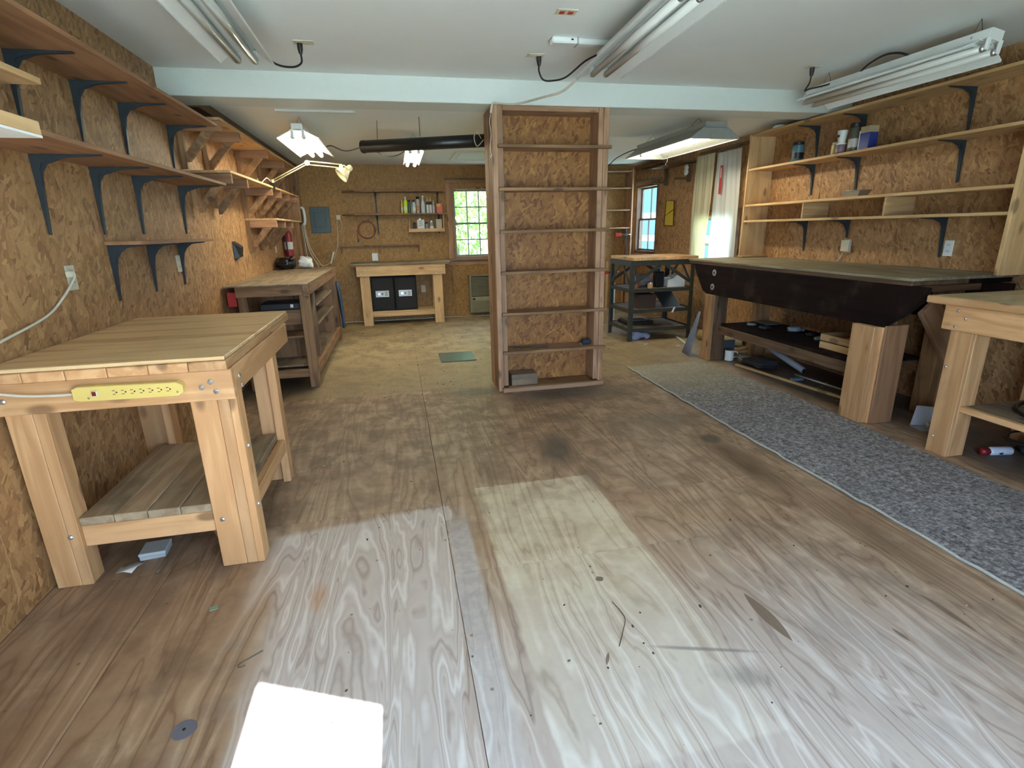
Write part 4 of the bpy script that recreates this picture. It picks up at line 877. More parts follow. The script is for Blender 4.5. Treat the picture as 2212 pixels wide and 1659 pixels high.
r = thing('ceiling_hatch', 'framed attic hatch in the rear ceiling behind the bookcase', 'hatch', (1.35, 7.9, ZB))
for a, b in (((0.87, 7.45), (1.80, 7.50)), ((0.87, 8.25), (1.80, 8.30)), ((0.87, 7.501), (0.92, 8.249)), ((1.75, 7.501), (1.80, 8.249))): box('frame', (*a, ZB-0.022), (*b, ZB-0.0005), PLAST, r, 0.002)
box('door', (0.95, 7.53, ZB-0.012), (1.72, 8.22, ZB-0.0005), PLAST, r, 0.002)
r = thing('black_pipe', 'long black plastic pipe slung under the rear ceiling', 'pipe', (0.35, 5.35, 2.2))
bm = bmtube([(-0.56, 0.27, 0.005), (0.60, -0.27, -0.005)], 0.055, 20)
link('pipe', bm, flat('black_abs', (0.012, 0.012, 0.012), 0.35), r, (-0.03+0.0, 0.0, 0.005), None, True)
tube('end_collar', [(-0.235, 5.625, 2.21), (-0.213, 5.615, 2.21)], 0.058, BLACK, r, 20)
tube('strap', [(0.30, 5.35, ZB-0.001), (0.30, 5.33, 2.30), (0.30, 5.34, 2.262)], 0.003, WIRE, r, 5); tube('strap', [(-0.08, 5.55, ZB-0.001), (-0.09, 5.56, 2.28), (-0.09, 5.56, 2.264)], 0.003, WIRE, r, 5)
tube('strap', [(0.815, 5.0, 2.20), (0.79, 5.05, 2.26), (0.76, 5.05, 2.22), (0.78, 5.02, 2.14), (0.815, 4.875, 2.17)], 0.004, CORDW, r, 6, 4)

# ------------------------------------------------------------------ swing-arm lamp
r = thing('desk_lamp', 'cream swing-arm lamp clamped to the middle timber shelf', 'lamp', (-1.24, 6.3, 1.912))
B0 = Vector((-1.215, 6.30, 1.93)); EL = Vector((-0.845, 6.28, 2.140)); HD = Vector((-0.50, 6.25, 2.105))
box('clamp', (-1.245, 6.275, 1.9125), (-1.19, 6.325, 1.945), BLACK, r, 0.004); box('clamp', (-1.212, 6.28, 1.85), (-1.2, 6.32, 1.9115), BLACK, r, 0.002)
lathe('swivel', [(0.014, 0), (0.014, 0.03), (0.008, 0.035)], CREAM, r, (-1.215, 6.30, 1.9455), 10)
for dz in (-0.014, 0.016):
    o_ = Vector((0.5*dz, 0, dz))
    tube('lower_arm', [B0+o_+Vector((0.0, 0, 0.03)), EL+o_], 0.0055, CREAM, r, 6); tube('upper_arm', [EL+o_*1.1, HD+o_*1.1], 0.0055, CREAM, r, 6)
tube('spring', [B0+Vector((0.01, 0.012, 0.06)), B0+(EL-B0)*0.42+Vector((0, 0.012, 0.035))], 0.005, WIRE, r, 6)
lathe('elbow', [(0.026, -0.012), (0.028, 0), (0.026, 0.012)], CREAM, r, tuple(EL), 12, (R(90), 0, 0))
lathe('head_joint', [(0.020, -0.012), (0.022, 0), (0.020, 0.012)], CREAM, r, tuple(HD), 12, (R(90), 0, 0))
hd = Vector((-0.435, 6.23, 2.07)); rotl = (R(20), R(125), R(5))
lathe('shade', [(0.030, 0.0), (0.046, -0.03), (0.068, -0.07), (0.080, -0.10), (0.078, -0.10), (0.064, -0.065), (0.042, -0.028), (0.028, -0.003)], CREAM, r, tuple(hd), 20, (R(-17), R(50), 0), True, False).modifiers.new('thick', 'SOLIDIFY').thickness = 0.0015
lathe('lamp_cap', [(0.031, -0.002), (0.032, 0.035), (0.024, 0.05)], CREAM, r, tuple(hd), 16, (R(-17), R(50), 0))
tube('head_bracket', [HD, HD+Vector((0.03, 0, 0.01)), hd+Vector((-0.005, -0.02, 0.02))], 0.006, CREAM, r, 6)
tube('lamp_cord', [B0+Vector((-0.02, 0, 0.03)), (-1.26, 6.25, 1.99), (-1.29, 6.1, 1.93), (-1.28, 5.9, 1.925), (-1.24, 5.75, 1.925), (-1.21, 5.6, 1.92)], 0.005, CORDW, r, 6, 6)

# ------------------------------------------------------------------ rear left corner items
r = thing('fire_extinguisher', 'red fire extinguisher with white label hung on the left wall', 'fire extinguisher', (-1.46, 8.06, 1.12))
ex = (-1.462, 8.06, 1.12)
lathe('cylinder', [(0.045, 0), (0.058, 0.012), (0.058, 0.30), (0.045, 0.335), (0.02, 0.35)], flat('extinguisher_red', (0.26, 0.012, 0.014), 0.35), r, ex, 18)
lathe('label_band', [(0.0588, 0.10), (0.0588, 0.20)], flat('label_white', (0.66, 0.64, 0.6), 0.5), r, ex, 18, None, True, False)
lathe('valve', [(0.014, 0.35), (0.016, 0.40), (0.01, 0.41)], BLACK, r, ex, 10); lathe('gauge', [(0.02, 0), (0.02, 0.012)], WHITE, r, (ex[0]+0.02, ex[1]-0.02, ex[2]+0.385), 12, (R(90), 0, 0))
bar('handle', (ex[0], ex[1], ex[2]+0.40), (ex[0]+0.08, ex[1]-0.03, ex[2]+0.43), 0.02, 0.008, BLACK, r); tube('hose', [(ex[0]-0.015, ex[1], ex[2]+0.39), (ex[0]-0.01, ex[1]-0.07, ex[2]+0.36), (ex[0]-0.01, ex[1]-0.073, ex[2]+0.2), (ex[0]-0.01, ex[1]-0.07, ex[2]+0.05)], 0.009, BLACK, r, 8, 5)
box('wall_hook', (XL+0.0005, 8.05, 1.35), (-1.5205, 8.07, 1.46), BLACK, r, 0.001)
r = thing('bin_bag', 'crumpled black plastic bag on the rear end of the dark bench', 'bag', (-1.35, 7.45, 0.99))
def blob(name, c, s, mat, parent, seed, amp=0.18, sub=3):
    bm = bmesh.new(); bmesh.ops.create_icosphere(bm, subdivisions=sub, radius=1.0); rg = random.Random(seed); ph = [rg.uniform(0, 6.28) for _ in range(9)]
    for v in bm.verts:
        p = v.co.copy(); k = 1+amp*(math.sin(5*p.x+ph[0])*math.sin(4*p.y+ph[1])+0.6*math.sin(9*p.z+ph[2]+3*p.x)+0.5*math.sin(11*p.y+ph[3]-4*p.z))
        v.co = Vector((max(-1, min(1, p.x*k*1.15))*s[0], max(-1, min(1, p.y*k*1.15))*s[1], max(-0.98, p.z*k)*s[2]))
    return link(name, bm, mat, parent, rel(c, parent), None, True)
blob('bag', (-1.40, 7.35, 1.066), (0.115, 0.16, 0.075), flat('bin_black', (0.008, 0.008, 0.009), 0.25), r, 3); blob('knot', (-1.30, 7.22, 1.12), (0.03, 0.03, 0.03), flat('bin_black2', (0.008, 0.008, 0.009), 0.25), r, 5, 0.2, 2)
r = thing('white_bag', 'crumpled white plastic bag beside the black one on the dark bench', 'bag', (-1.15, 7.45, 0.99))
PLASW = flat('white_film', (0.68, 0.72, 0.74), 0.4); blob('bag', (-1.18, 7.47, 1.062), (0.09, 0.09, 0.072), PLASW, r, 9); blob('knot', (-1.10, 7.40, 1.03), (0.03, 0.025, 0.04), PLASW, r, 4, 0.2, 2)
r = thing('wall_phone', 'white corded telephone handset on a black wall mount, rear left corner', 'telephone', (-1.33, 8.72, 1.66))
px = XL+0.156
box('base', (px, 8.68, 1.56), (px+0.035, 8.80, 1.80), BLACK, r, 0.006)
hs = [(px+0.036, 8.74, 1.80), (px+0.062, 8.735, 1.79), (px+0.074, 8.73, 1.74), (px+0.076, 8.73, 1.68), (px+0.074, 8.73, 1.62), (px+0.062, 8.735, 1.57), (px+0.038, 8.74, 1.555)]
link('handset', bmtube([Vector(p)-r.location for p in smoothpts(hs, 4)], 0.02, 10), WHITE, r, (0, 0, 0), None, True)
for dx, dy, e in ((0.02, 0.0, -0.02), (0.045, -0.02, 0.09), (0.06, 0.0, 0.13)): tube('cord', [(px+dx, 8.72+dy, 1.558), (px+dx+0.02, 8.70+dy, 1.35), (px+dx+0.04+e*0.3, 8.70+dy-0.05, 1.15), (px+dx+0.07+e, 8.66+dy, 0.93)], 0.006, CORDW, r, 6, 5)
r = thing('breaker_panel', 'blue-grey metal breaker panel on the back wall', 'electrical panel', (-1.12, YB, 1.43))
box('cover', (-1.262, YB-0.02, 1.43), (-0.97, YB-0.0005, 1.82), BLUEG, r, 0.004); d = box('door', (-1.20, YB-0.030, 1.515), (-1.025, YB-0.0205, 1.735), BLUEG, r, 0.006); box('latch', (-1.04, YB-0.034, 1.61), (-1.03, YB-0.0305, 1.64), BLACK, r, 0.001)
r = thing('phone_jack', 'ivory phone jack with a dangling cord on the back wall', 'jack', (-0.845, YB, 1.66))
box('housing', (-0.875, YB-0.03, 1.625), (-0.812, YB-0.0005, 1.695), IVORY, r, 0.004)
tube('cord', [(-0.87, YB-0.02, 1.624), (-0.875, YB-0.012, 1.5), (-0.885, YB-0.02, 1.35), (-0.90, YB-0.02, 1.22), (-0.95, YB-0.03, 1.10), (-0.97, YB-0.04, 1.03)], 0.005, CORDW, r, 6, 5); tube('cord', [(-0.82, YB-0.012, 1.624), (-0.80, YB-0.01, 1.56), (-0.81, YB-0.01, 1.48), (-0.86, YB-0.012, 1.44)], 0.004, CORDW, r, 6, 5)
bar('inline_switch', (-0.97, YB-0.04, 1.14), (-1.03, YB-0.06, 0.96), 0.03, 0.03, IVORY, r); tube('cord', [(-1.03, YB-0.06, 0.99), (-1.10, YB-0.12, 0.94), (-1.20, YB-0.2, 0.97), (-1.27, YB-0.15, 1.06)], 0.005, CORDW, r, 6, 5)
r = thing('hose_coil', 'red-brown coiled hose hung on a hook, back wall', 'hose', (-0.43, YB-0.03, 1.46))
HOSE = flat('hose_rust', (0.30, 0.10, 0.045), 0.5)
for k in range(3): tube('coil', [(-0.425+(0.125+0.008*k)*math.cos(a*6.2832/24), YB-0.014-0.012*k, 1.465+(0.135-0.006*k)*math.sin(a*6.2832/24)) for a in range(24)], 0.008, HOSE, r, 6, 0, True)
tube('tail', [(-0.55, YB-0.015, 1.50), (-0.575, YB-0.015, 1.42), (-0.575, YB-0.015, 1.32)], 0.008, HOSE, r, 6, 4); box('fitting', (-0.586, YB-0.025, 1.28), (-0.564, YB-0.005, 1.322), BLACK, r, 0.003)
for x in (-0.48, -0.38): tube('hook', [(x, YB-0.0005, 1.63), (x, YB-0.03, 1.62), (x, YB-0.035, 1.59), (x, YB-0.01, 1.575)], 0.003, WIRE, r, 5)

# ------------------------------------------------------------------ bottles and cans
def C(name, col, rough=0.4): return flat(name, col, rough, 0, 0.06)
def bottle(name, label, cat, x, y, z, r, h, body, cap, kind='bottle', label_c=None, group=None):
    t = thing(name, label, cat, (x, y, z), group)
    if kind == 'can':
        lathe('body', [(r*0.94, 0), (r, 0.006), (r, h*0.80), (r*0.86, h*0.84)], body, t, (x, y, z), 14); lathe('cap', [(r*0.9, h*0.842), (r*0.9, h*0.985), (r*0.8, h)], cap, t, (x, y, z), 14)
    elif kind == 'spray':
        lathe('body', [(r*0.95, 0), (r, 0.008), (r, h*0.50), (r*0.75, h*0.66), (r*0.38, h*0.76)], body, t, (x, y, z), 14); lathe('collar', [(r*0.42, h*0.762), (r*0.42, h*0.84)], cap, t, (x, y, z), 10)
        prism('trigger_head', [(x-r*0.35, y-0.012, z+h*0.842), (x+r*0.75, y-0.012, z+h*0.90), (x+r*0.35, y-0.012, z+h*0.98), (x-r*0.2, y-0.012, z+h)], (0, 0.024, 0), cap, t, 0.002)
    elif kind == 'tip':
        lathe('body', [(r*0.95, 0), (r, 0.006), (r, h*0.52)], body, t, (x, y, z), 14); lathe('shoulder', [(r, h*0.521), (r*0.95, h*0.62), (r*0.5, h*0.72)], label_c, t, (x, y, z), 14); lathe('tip', [(r*0.5, h*0.721), (r*0.42, h*0.85), (r*0.12, h)], cap, t, (x, y, z), 10); return t
    else:
        lathe('body', [(r*0.95, 0), (r, 0.006), (r, h*0.68), (r*0.7, h*0.78), (r*0.4, h*0.84)], body, t, (x, y, z), 14); lathe('cap', [(r*0.45, h*0.842), (r*0.45, h*0.98), (r*0.4, h)], cap, t, (x, y, z), 12)
    if label_c: lathe('label_wrap', [(r*1.012, h*0.15), (r*1.012, h*0.45)], label_c, t, (x, y, z), 14, None, True, False)
    return t
WH = C('bottle_white', (0.72, 0.74, 0.72)); GB = 'bottles and cans on the back wall shelf'; zs = 1.7022; yb = 8.84
bottle('slim_bottle', 'slim yellow bottle with white tip, first on the back shelf', 'bottle', 0.147, yb, zs, 0.015, 0.20, C('b_yel', (0.70, 0.55, 0.05)), WH, 'bottle', WH, GB)
bottle('spray_bottle', 'fluorescent yellow-green bottle with white cap on the back shelf', 'bottle', 0.203, yb, zs, 0.033, 0.245, C('b_lime', (0.62, 0.85, 0.05)), WH, 'bottle', C('b_palelime', (0.75, 0.85, 0.45)), GB)
bottle('spray_can', 'dark teal spray can with black cap on the back shelf', 'spray can', 0.262, yb, zs, 0.020, 0.20, C('b_teal', (0.06, 0.13, 0.14)), BLACK, 'can', None, GB)
bottle('glue_tube', 'thin mustard tube between the teal can and pale blue bottle', 'tube', 0.2895, yb-0.03, zs, 0.007, 0.18, C('b_must', (0.60, 0.42, 0.10)), WH, 'bottle', None, GB)
bottle('pale_blue_bottle', 'squat pale blue bottle with black cap on the back shelf', 'bottle', 0.331, yb, zs, 0.030, 0.20, C('b_pblue', (0.45, 0.62, 0.68)), BLACK, 'bottle', WH, GB)
bottle('spray_can', 'tall white-labelled spray can with wide black cap on the back shelf', 'spray can', 0.398, yb+0.03, zs, 0.030, 0.25, C('b_wcan', (0.55, 0.52, 0.5)), BLACK, 'can', C('b_orange', (0.62, 0.30, 0.12)), GB)
bottle('spray_bottle', 'large pale blue trigger spray bottle, tallest on the back shelf', 'bottle', 0.474, yb, zs, 0.034, 0.265, C('b_ice', (0.55, 0.66, 0.70)), C('b_ice2', (0.70, 0.78, 0.75)), 'spray', None, GB)
for nm, x in (('left', 0.545), ('right', 0.592)): bottle('glue_bottle', '%s-hand bottle of the white pair with brown shoulders and cream tips' % nm, 'bottle', x, yb, zs, 0.022, 0.24, WH, C('b_cream%s' % nm, (0.70, 0.62, 0.35)), 'tip', C('b_brown%s' % nm, (0.06, 0.035, 0.02)), GB)
bottle('caulk_tube', 'silver-white pointed tube beside the red box on the back shelf', 'tube', 0.640, yb, zs, 0.021, 0.19, C('b_silver', (0.55, 0.57, 0.6)), WH, 'tip', C('b_silver2', (0.45, 0.47, 0.5)), GB)
t = thing('red_box', 'red and orange carton at the right end of the back shelf', 'box', (0.728, yb, zs), GB); box('carton', (0.683, yb-0.03, zs), (0.775, yb+0.03, zs+0.14), C('b_redbox', (0.72, 0.13, 0.07)), t, 0.002); box('print', (0.683, yb-0.0308, zs+0.09), (0.745, yb-0.0301, zs+0.135), C('b_orbox', (0.75, 0.35, 0.08)), t, 0)
GT = 'items in the small tray shelf'; z2 = 1.4325; y2 = 8.88
t = thing('white_carton', 'white carton with slanted dark lettering lines in the small tray', 'box', (0.42, y2, z2), GT); box('carton', (0.365, y2-0.04, z2), (0.478, y2+0.04, z2+0.17), WH, t, 0.002)
for k in range(3): bar('print_line', (0.385, y2-0.0405, z2+0.075+k*0.03), (0.46-k*0.005, y2-0.0405, z2+0.095+k*0.03), 0.0006, 0.008, C('print_grey%d' % k, (0.15, 0.14, 0.14)), t, 0)
box('lid_knob', (0.395, y2-0.02, z2+0.1705), (0.43, y2+0.02, z2+0.19), CHROME, t, 0.003)
bottle('jar', 'small dark purple jar left in the tray', 'jar', 0.325, y2, z2, 0.022, 0.13, C('j_purple', (0.05, 0.035, 0.05)), BLACK, 'can', None, GT)
bottle('jar', 'grey translucent jar next to the white carton in the tray', 'jar', 0.515, y2, z2, 0.026, 0.13, C('j_grey', (0.28, 0.30, 0.28)), BLACK, 'can', None, GT)
bottle('jar', 'shiny glass jar with white label in the tray', 'jar', 0.595, y2, z2, 0.036, 0.155, C('j_glass', (0.33, 0.35, 0.36), 0.15), CHROME, 'can', WH, GT)
t = thing('parts_box', 'clear plastic parts box at the right end of the tray', 'box', (0.71, y2, z2), GT); box('bin', (0.665, y2-0.05, z2), (0.758, y2+0.04, z2+0.16), C('parts_tan', (0.50, 0.42, 0.26), 0.2), t, 0.004); box('lid', (0.662, y2-0.053, z2+0.1605), (0.761, y2+0.043, z2+0.172), WH, t, 0.002)
GR = 'cans on the right wall shelves'; z3 = 2.0045
bottle('paint_can', 'tall blue and black can standing alone on the right shelf', 'can', 3.95, 4.87, z3, 0.058, 0.185, C('c_blue', (0.08, 0.17, 0.22)), BLACK, 'can', C('c_black', (0.012, 0.012, 0.014)), GR)
bottle('jar', 'small yellow jar behind the purple one on the right shelf', 'jar', 3.955, 4.40, z3, 0.035, 0.11, C('c_yel', (0.62, 0.50, 0.20)), IVORY, 'can', None, GR)
pj = bottle('jar', 'purple-labelled jar with a white lid on the right shelf', 'jar', 3.925, 4.305, z3, 0.044, 0.09, C('c_purple', (0.16, 0.10, 0.14)), WH, 'can', C('c_plab', (0.25, 0.16, 0.22)), GR)
t = thing('paper_cup', 'white tapered cup stacked on the purple-labelled jar', 'cup', (3.925, 4.305, z3+0.0905), GR)
lathe('cup', [(0.030, 0), (0.043, 0.10), (0.040, 0.10), (0.028, 0.004)], WH, t, (3.925, 4.305, z3+0.0905), 16); box('print', (3.880, 4.29, z3+0.135), (3.8815, 4.31, z3+0.155), BLACK, t, 0)
bottle('spray_can', 'black-capped spray can with a white band on the right shelf', 'spray can', 3.93, 4.175, z3, 0.045, 0.23, C('c_olive', (0.09, 0.085, 0.06)), BLACK, 'can', C('c_wb', (0.45, 0.44, 0.42)), GR)
t = thing('carton', 'blue and white carton next to the black-capped can on the right shelf', 'box', (3.94, 4.03, z3), GR); box('carton', (3.89, 3.985, z3), (3.98, 4.08, z3+0.13), C('c_royal', (0.02, 0.04, 0.22)), t, 0.003); box('white_side', (3.889, 4.0805, z3), (3.98, 4.0865, z3+0.15), WH, t, 0.001); box('top_flap', (3.89, 3.985, z3+0.1305), (3.98, 4.08, z3+0.18), C('c_tan', (0.40, 0.33, 0.20)), t, 0.003)
t = thing('metal_pan', 'shallow galvanised pan on the third right shelf', 'pan', (3.93, 4.07, 1.6345))
bm = bmesh.new(); q0 = [(3.885, 4.0), (3.975, 4.0), (3.975, 4.13), (3.885, 4.13)]; q1 = [(3.868, 3.97), (3.99, 3.97), (3.99, 4.165), (3.865, 4.165)]
lo = [bm.verts.new(Vector((a, b, 1.6345))-t.location) for a, b in q0]; hi = [bm.verts.new(Vector((a, b, 1.683))-t.location) for a, b in q1]; bm.faces.new(lo)
for i in range(4): bm.faces.new((lo[i], lo[(i+1) % 4], hi[(i+1) % 4], hi[i]))
o = link('pan', bm, CHROME, t); md = o.modifiers.new('thick', 'SOLIDIFY'); md.thickness = 0.002; md.offset = -1
tube('rim', [(a, b, 1.683) for a, b in q1], 0.003, CHROME, t, 5, 0, True)
tag(lathe('plastic_dish', [(0.06, 0), (0.06, 0.02), (0.045, 0.035)], WH, None, (3.93, 5.16, 2.3545), 16), 'white plastic dish upturned on the topmost right shelf', 'dish')

# ------------------------------------------------------------------ right wall items
def sheet_mat(name, col):
    t = NT(name); o = [n for n in t.N if n.type == 'OUTPUT_MATERIAL'][0]
    tl = t.n('ShaderNodeBsdfTranslucent', i_0=(*col, 1)); mx = t.n('ShaderNodeMixShader', i_0=0.5)
    t.out(col, 0.55); t.put(mx.inputs[1], t.b.outputs[0]); t.put(mx.inputs[2], tl.outputs[0]); t.t.links.new(mx.outputs[0], o.inputs[0]); return t.m
def curtain(label, ya, yb_, yc, yd, ztop, zbot, x, mat, seed):
    rg = random.Random(seed); ph = rg.uniform(0, 6); rows = []
    for j in range(15):
        f = j/14; z = ztop+(zbot-ztop)*f; a = ya+(yc-ya)*f; b = yb_+(yd-yb_)*f; row = []
        for k in range(25):
            g = k/24; row.append((x+0.014*math.sin(g*15+ph+0.8*math.sin(f*3))*(0.35+0.65*f)+0.006*math.sin(g*34+f*5), a+(b-a)*g, z))
        rows.append(row)
    return drape('curtain', label, 'curtain', rows, mat, (x, (ya+yb_)/2, (ztop+zbot)/2), 0.002)
SH1 = sheet_mat('cream_sheet', (0.86, 0.82, 0.62)); SH2 = sheet_mat('white_sheet', (0.90, 0.92, 0.90))
o = curtain('cream hanging sheet covering the left half of the right wall window', 6.52, 6.965, 6.60, 7.01, 2.315, 0.93, XR-0.065, SH1, 2); o['group'] = 'hanging sheets over the right wall window'
o = curtain('white hanging sheet with red strip covering the right half of the window', 5.97, 6.465, 5.90, 6.52, 2.295, 0.90, XR-0.065, SH2, 5); o['group'] = 'hanging sheets over the right wall window'
st = box('red_strip', (XR-0.0975, 6.285, 1.80), (XR-0.093, 6.335, 2.135), RED, None, 0); st.parent = o; st.location = Vector(st.location)-Vector(o.location); q = box('white_strip', (XR-0.0985, 6.30, 1.99), (XR-0.0977, 6.318, 2.11), WH, None, 0); q.parent = o; q.location = Vector(q.location)-Vector(o.location)
t = thing('curtain_rail', 'wooden batten holding the hanging sheets', 'batten', (XR, 6.5, 2.32)); box('batten', (XR-0.04, 5.88, 2.325), (XR-0.001, 6.94, 2.36), 'rail', t); box('support', (XR-0.035, 6.46, 1.63), (XR-0.0015, 6.51, 2.324), 'old', t)
t = thing('yellow_card', 'bent yellow sign card with black edges on the right wall', 'sign', (XR, 7.68, 1.6))
prism('card', [(XR-0.002, 7.85, 1.80), (XR-0.03, 7.56, 1.78), (XR-0.03, 7.54, 1.43), (XR-0.002, 7.87, 1.44)], (-0.004, 0, 0), C('card_yellow', (0.62, 0.46, 0.03)), t)
tube('black_border', [(XR-0.009, 7.855, 1.805), (XR-0.037, 7.556, 1.785), (XR-0.037, 7.536, 1.425), (XR-0.009, 7.875, 1.435)], 0.005, BLACK, t, 5, 0, True); tube('crease', [(XR-0.010, 7.86, 1.58), (XR-0.038, 7.555, 1.66)], 0.005, BLACK, t, 5)
t = thing('plastic_wrap', 'scrap of clear plastic wrap hanging under the high ledge', 'plastic', (XR-0.1, 7.1, 2.2)); blob('film', (XR-0.13, 7.10, 2.165), (0.012, 0.05, 0.07), PLASW, t, 21, 0.3, 3); tube('string', [(XR-0.13, 7.10, 2.235), (XR-0.13, 7.10, 2.2592)], 0.002, WIRE, t, 5)
outlet('white double outlet on the right wall above the dark bench', '-x', XR-0.0005, 3.345, 1.215, WHITE)
o = outlet('boxy white timer plugged into the right wall above the dark bench', '-x', XR-0.0005, 4.295, 1.21, WHITE); box('timer', (XR-0.040, 4.25, 1.16), (XR-0.0105, 4.34, 1.265), IVORY, o, 0.004); tube('cord', [(XR-0.02, 4.32, 1.159), (XR-0.015, 4.35, 1.10), (XR-0.015, 4.38, 1.07)], 0.004, CORDW, o, 6, 4)
# clamps
def clamp(label, x, y, z0, z1, zh, rotr):
    t = thing('bar_clamp', label, 'clamp', (x, y, z0), 'bar clamps with red handles')
    box('bar', (x-0.012, y-0.004, z0), (x+0.012, y+0.004, z1), STEELG, t, 0.001); box('head', (x-0.075, y-0.013, zh-0.02), (x+0.02, y+0.013, zh+0.012), WIRE, t, 0.004)
    prism('handle', [(x-0.20, y-0.02, zh-0.035), (x-0.09, y-0.02, zh-0.02), (x-0.076, y-0.02, zh), (x-0.09, y-0.02, zh+0.025), (x-0.20, y-0.02, zh+0.035)], (0, 0.04, 0), RED, t, 0.004); tube('screw', [(x+0.02, y, zh), (x+0.08, y, zh+0.004)], 0.007, CHROME, t, 8)
clamp('red-handled bar clamp standing upright by the corner shelves', 3.835, 8.60, 0.001, 1.395, 1.30, 0)
clamp('lower red-handled bar clamp leaning behind the steel cart', 3.06, 7.25, 0.001, 1.0, 0.80, 0)
for i, (x, h) in enumerate(((3.10, 0.93), (3.19, 0.86))): 
    bm = bmbox(0.03, 0.02, h, 0.002); tag(link('wood_strip', bm, W('pine', 2), None, (x, 7.6+0.05*i, h/2+0.002)), ('taller', 'shorter')[i]+' pale wood strip standing behind the steel cart', 'wood strip')
tag(box('white_plank', (3.13, 7.42, 0.001), (3.17, 7.44, 0.62), WH), 'narrow white plank standing behind the left side of the steel cart', 'plank')

# ------------------------------------------------------------------ cart contents
GCt = 'clutter on the steel cart'; s1, s2, s3 = 0.6655, 0.4055, 0.1655
bottle('tin_can', 'small copper-coloured tin on the upper cart shelf', 'can', 3.14, 6.24, s1, 0.035, 0.075, C('tin_cu', (0.55, 0.33, 0.17)), CHROME, 'can', None, GCt)
t = thing('grey_canister', 'grey canister lying on the upper cart shelf', 'canister', (3.11, 6.45, s1), GCt); lathe('drum', [(0.06, -0.12), (0.085, -0.10), (0.085, 0.10), (0.07, 0.12)], C('canister', (0.22, 0.20, 0.19)), t, (3.11, 6.47, s1+0.0855), 16, (0, R(90), 0)); lathe('end_cap', [(0.05, 0.1205), (0.05, 0.135)], BLACK, t, (3.11, 6.47, s1+0.0855), 12, (0, R(90), 0))
t = thing('black_jug', 'tall black plastic jug on the upper cart shelf', 'jug', (3.30, 6.34, s1), GCt); box('body', (3.245, 6.28, s1), (3.355, 6.40, s1+0.20), BLACK, t, 0.012); lathe('neck', [(0.028, 0), (0.022, 0.03)], BLACK, t, (3.30, 6.34, s1+0.2005), 12); lathe('cap', [(0.025, 0.0305), (0.025, 0.055)], C('jug_cap', (0.05, 0.05, 0.045)), t, (3.30, 6.34, s1+0.2005), 12)
t = thing('white_case', 'white moulded case on the upper cart shelf', 'case', (3.52, 6.36, s1), GCt); prism('shell', [(3.39, 6.25, s1), (3.63, 6.25, s1), (3.63, 6.25, s1+0.12), (3.52, 6.25, s1+0.155), (3.47, 6.25, s1+0.11), (3.39, 6.25, s1+0.10)], (0, 0.2, 0), WH, t, 0.006); box('handle', (3.37, 6.33, s1+0.10), (3.4695, 6.37, s1+0.125), IVORY, t, 0.004)
t = thing('red_rag_tin', 'rusty red tin at the left of the upper cart shelf', 'can', (3.0, 6.32, s1), GCt); lathe('tin', [(0.04, 0), (0.042, 0.07), (0.036, 0.08)], C('rust', (0.22, 0.07, 0.03)), t, (2.985, 6.32, s1), 12); lathe('lid', [(0.038, 0.0805), (0.036, 0.09)], CHROME, t, (2.985, 6.32, s1), 12)
t = thing('brown_box', 'dark brown cardboard box on the middle cart shelf', 'box', (3.12, 6.4, s2), GCt); box('carton', (3.0, 6.26, s2), (3.24, 6.52, s2+0.17), C('cardb', (0.06, 0.032, 0.02), 0.8), t, 0.003); box('lid_flap', (2.995, 6.255, s2+0.1705), (3.245, 6.525, s2+0.178), C('cardb2', (0.075, 0.042, 0.026), 0.8), t, 0.001)
t = thing('leaning_sheet', 'dark grey sheet leaning on the middle cart shelf', 'panel', (3.47, 6.4, s2), GCt); prism('sheet', [(3.37, 6.30, s2+0.002), (3.62, 6.30, s2+0.002), (3.57, 6.52, s2+0.21), (3.31, 6.52, s2+0.21)], (0, 0.012, 0.006), C('sheet_dk', (0.03, 0.032, 0.028)), t)
t = thing('white_clip', 'white tag hooked on the middle cart rail', 'tag', (3.44, 6.15, 0.42)); prism('tag', [(3.41, 6.152, 0.355), (3.435, 6.152, 0.355), (3.465, 6.152, 0.42), (3.44, 6.152, 0.425)], (0, 0.003, 0), WH, t)
box('hook', (3.44, 6.1551, 0.405), (3.46, 6.1565, 0.42), WH, t, 0)
t = thing('dark_tray', 'black tray on the lowest cart shelf', 'tray', (3.1, 6.5, s3), GCt); box('tray', (2.92, 6.40, s3), (3.30, 6.72, s3+0.05), C('tray_dk', (0.02, 0.018, 0.016)), t, 0.006); box('pad', (2.94, 6.42, s3+0.0505), (3.20, 6.70, s3+0.07), C('pad_dk', (0.10, 0.085, 0.065)), t, 0.004)
t = thing('plastic_bag', 'crumpled pale blue plastic bag on the floor under the steel cart', 'bag', (3.04, 6.33, 0.0)); PB = flat('bag_blue', (0.30, 0.33, 0.48), 0.45); blob('bag', (3.03, 6.31, 0.058), (0.115, 0.09, 0.055), PB, t, 31, 0.25); blob('fold', (3.13, 6.27, 0.045), (0.05, 0.05, 0.043), PB, t, 33, 0.25, 2)

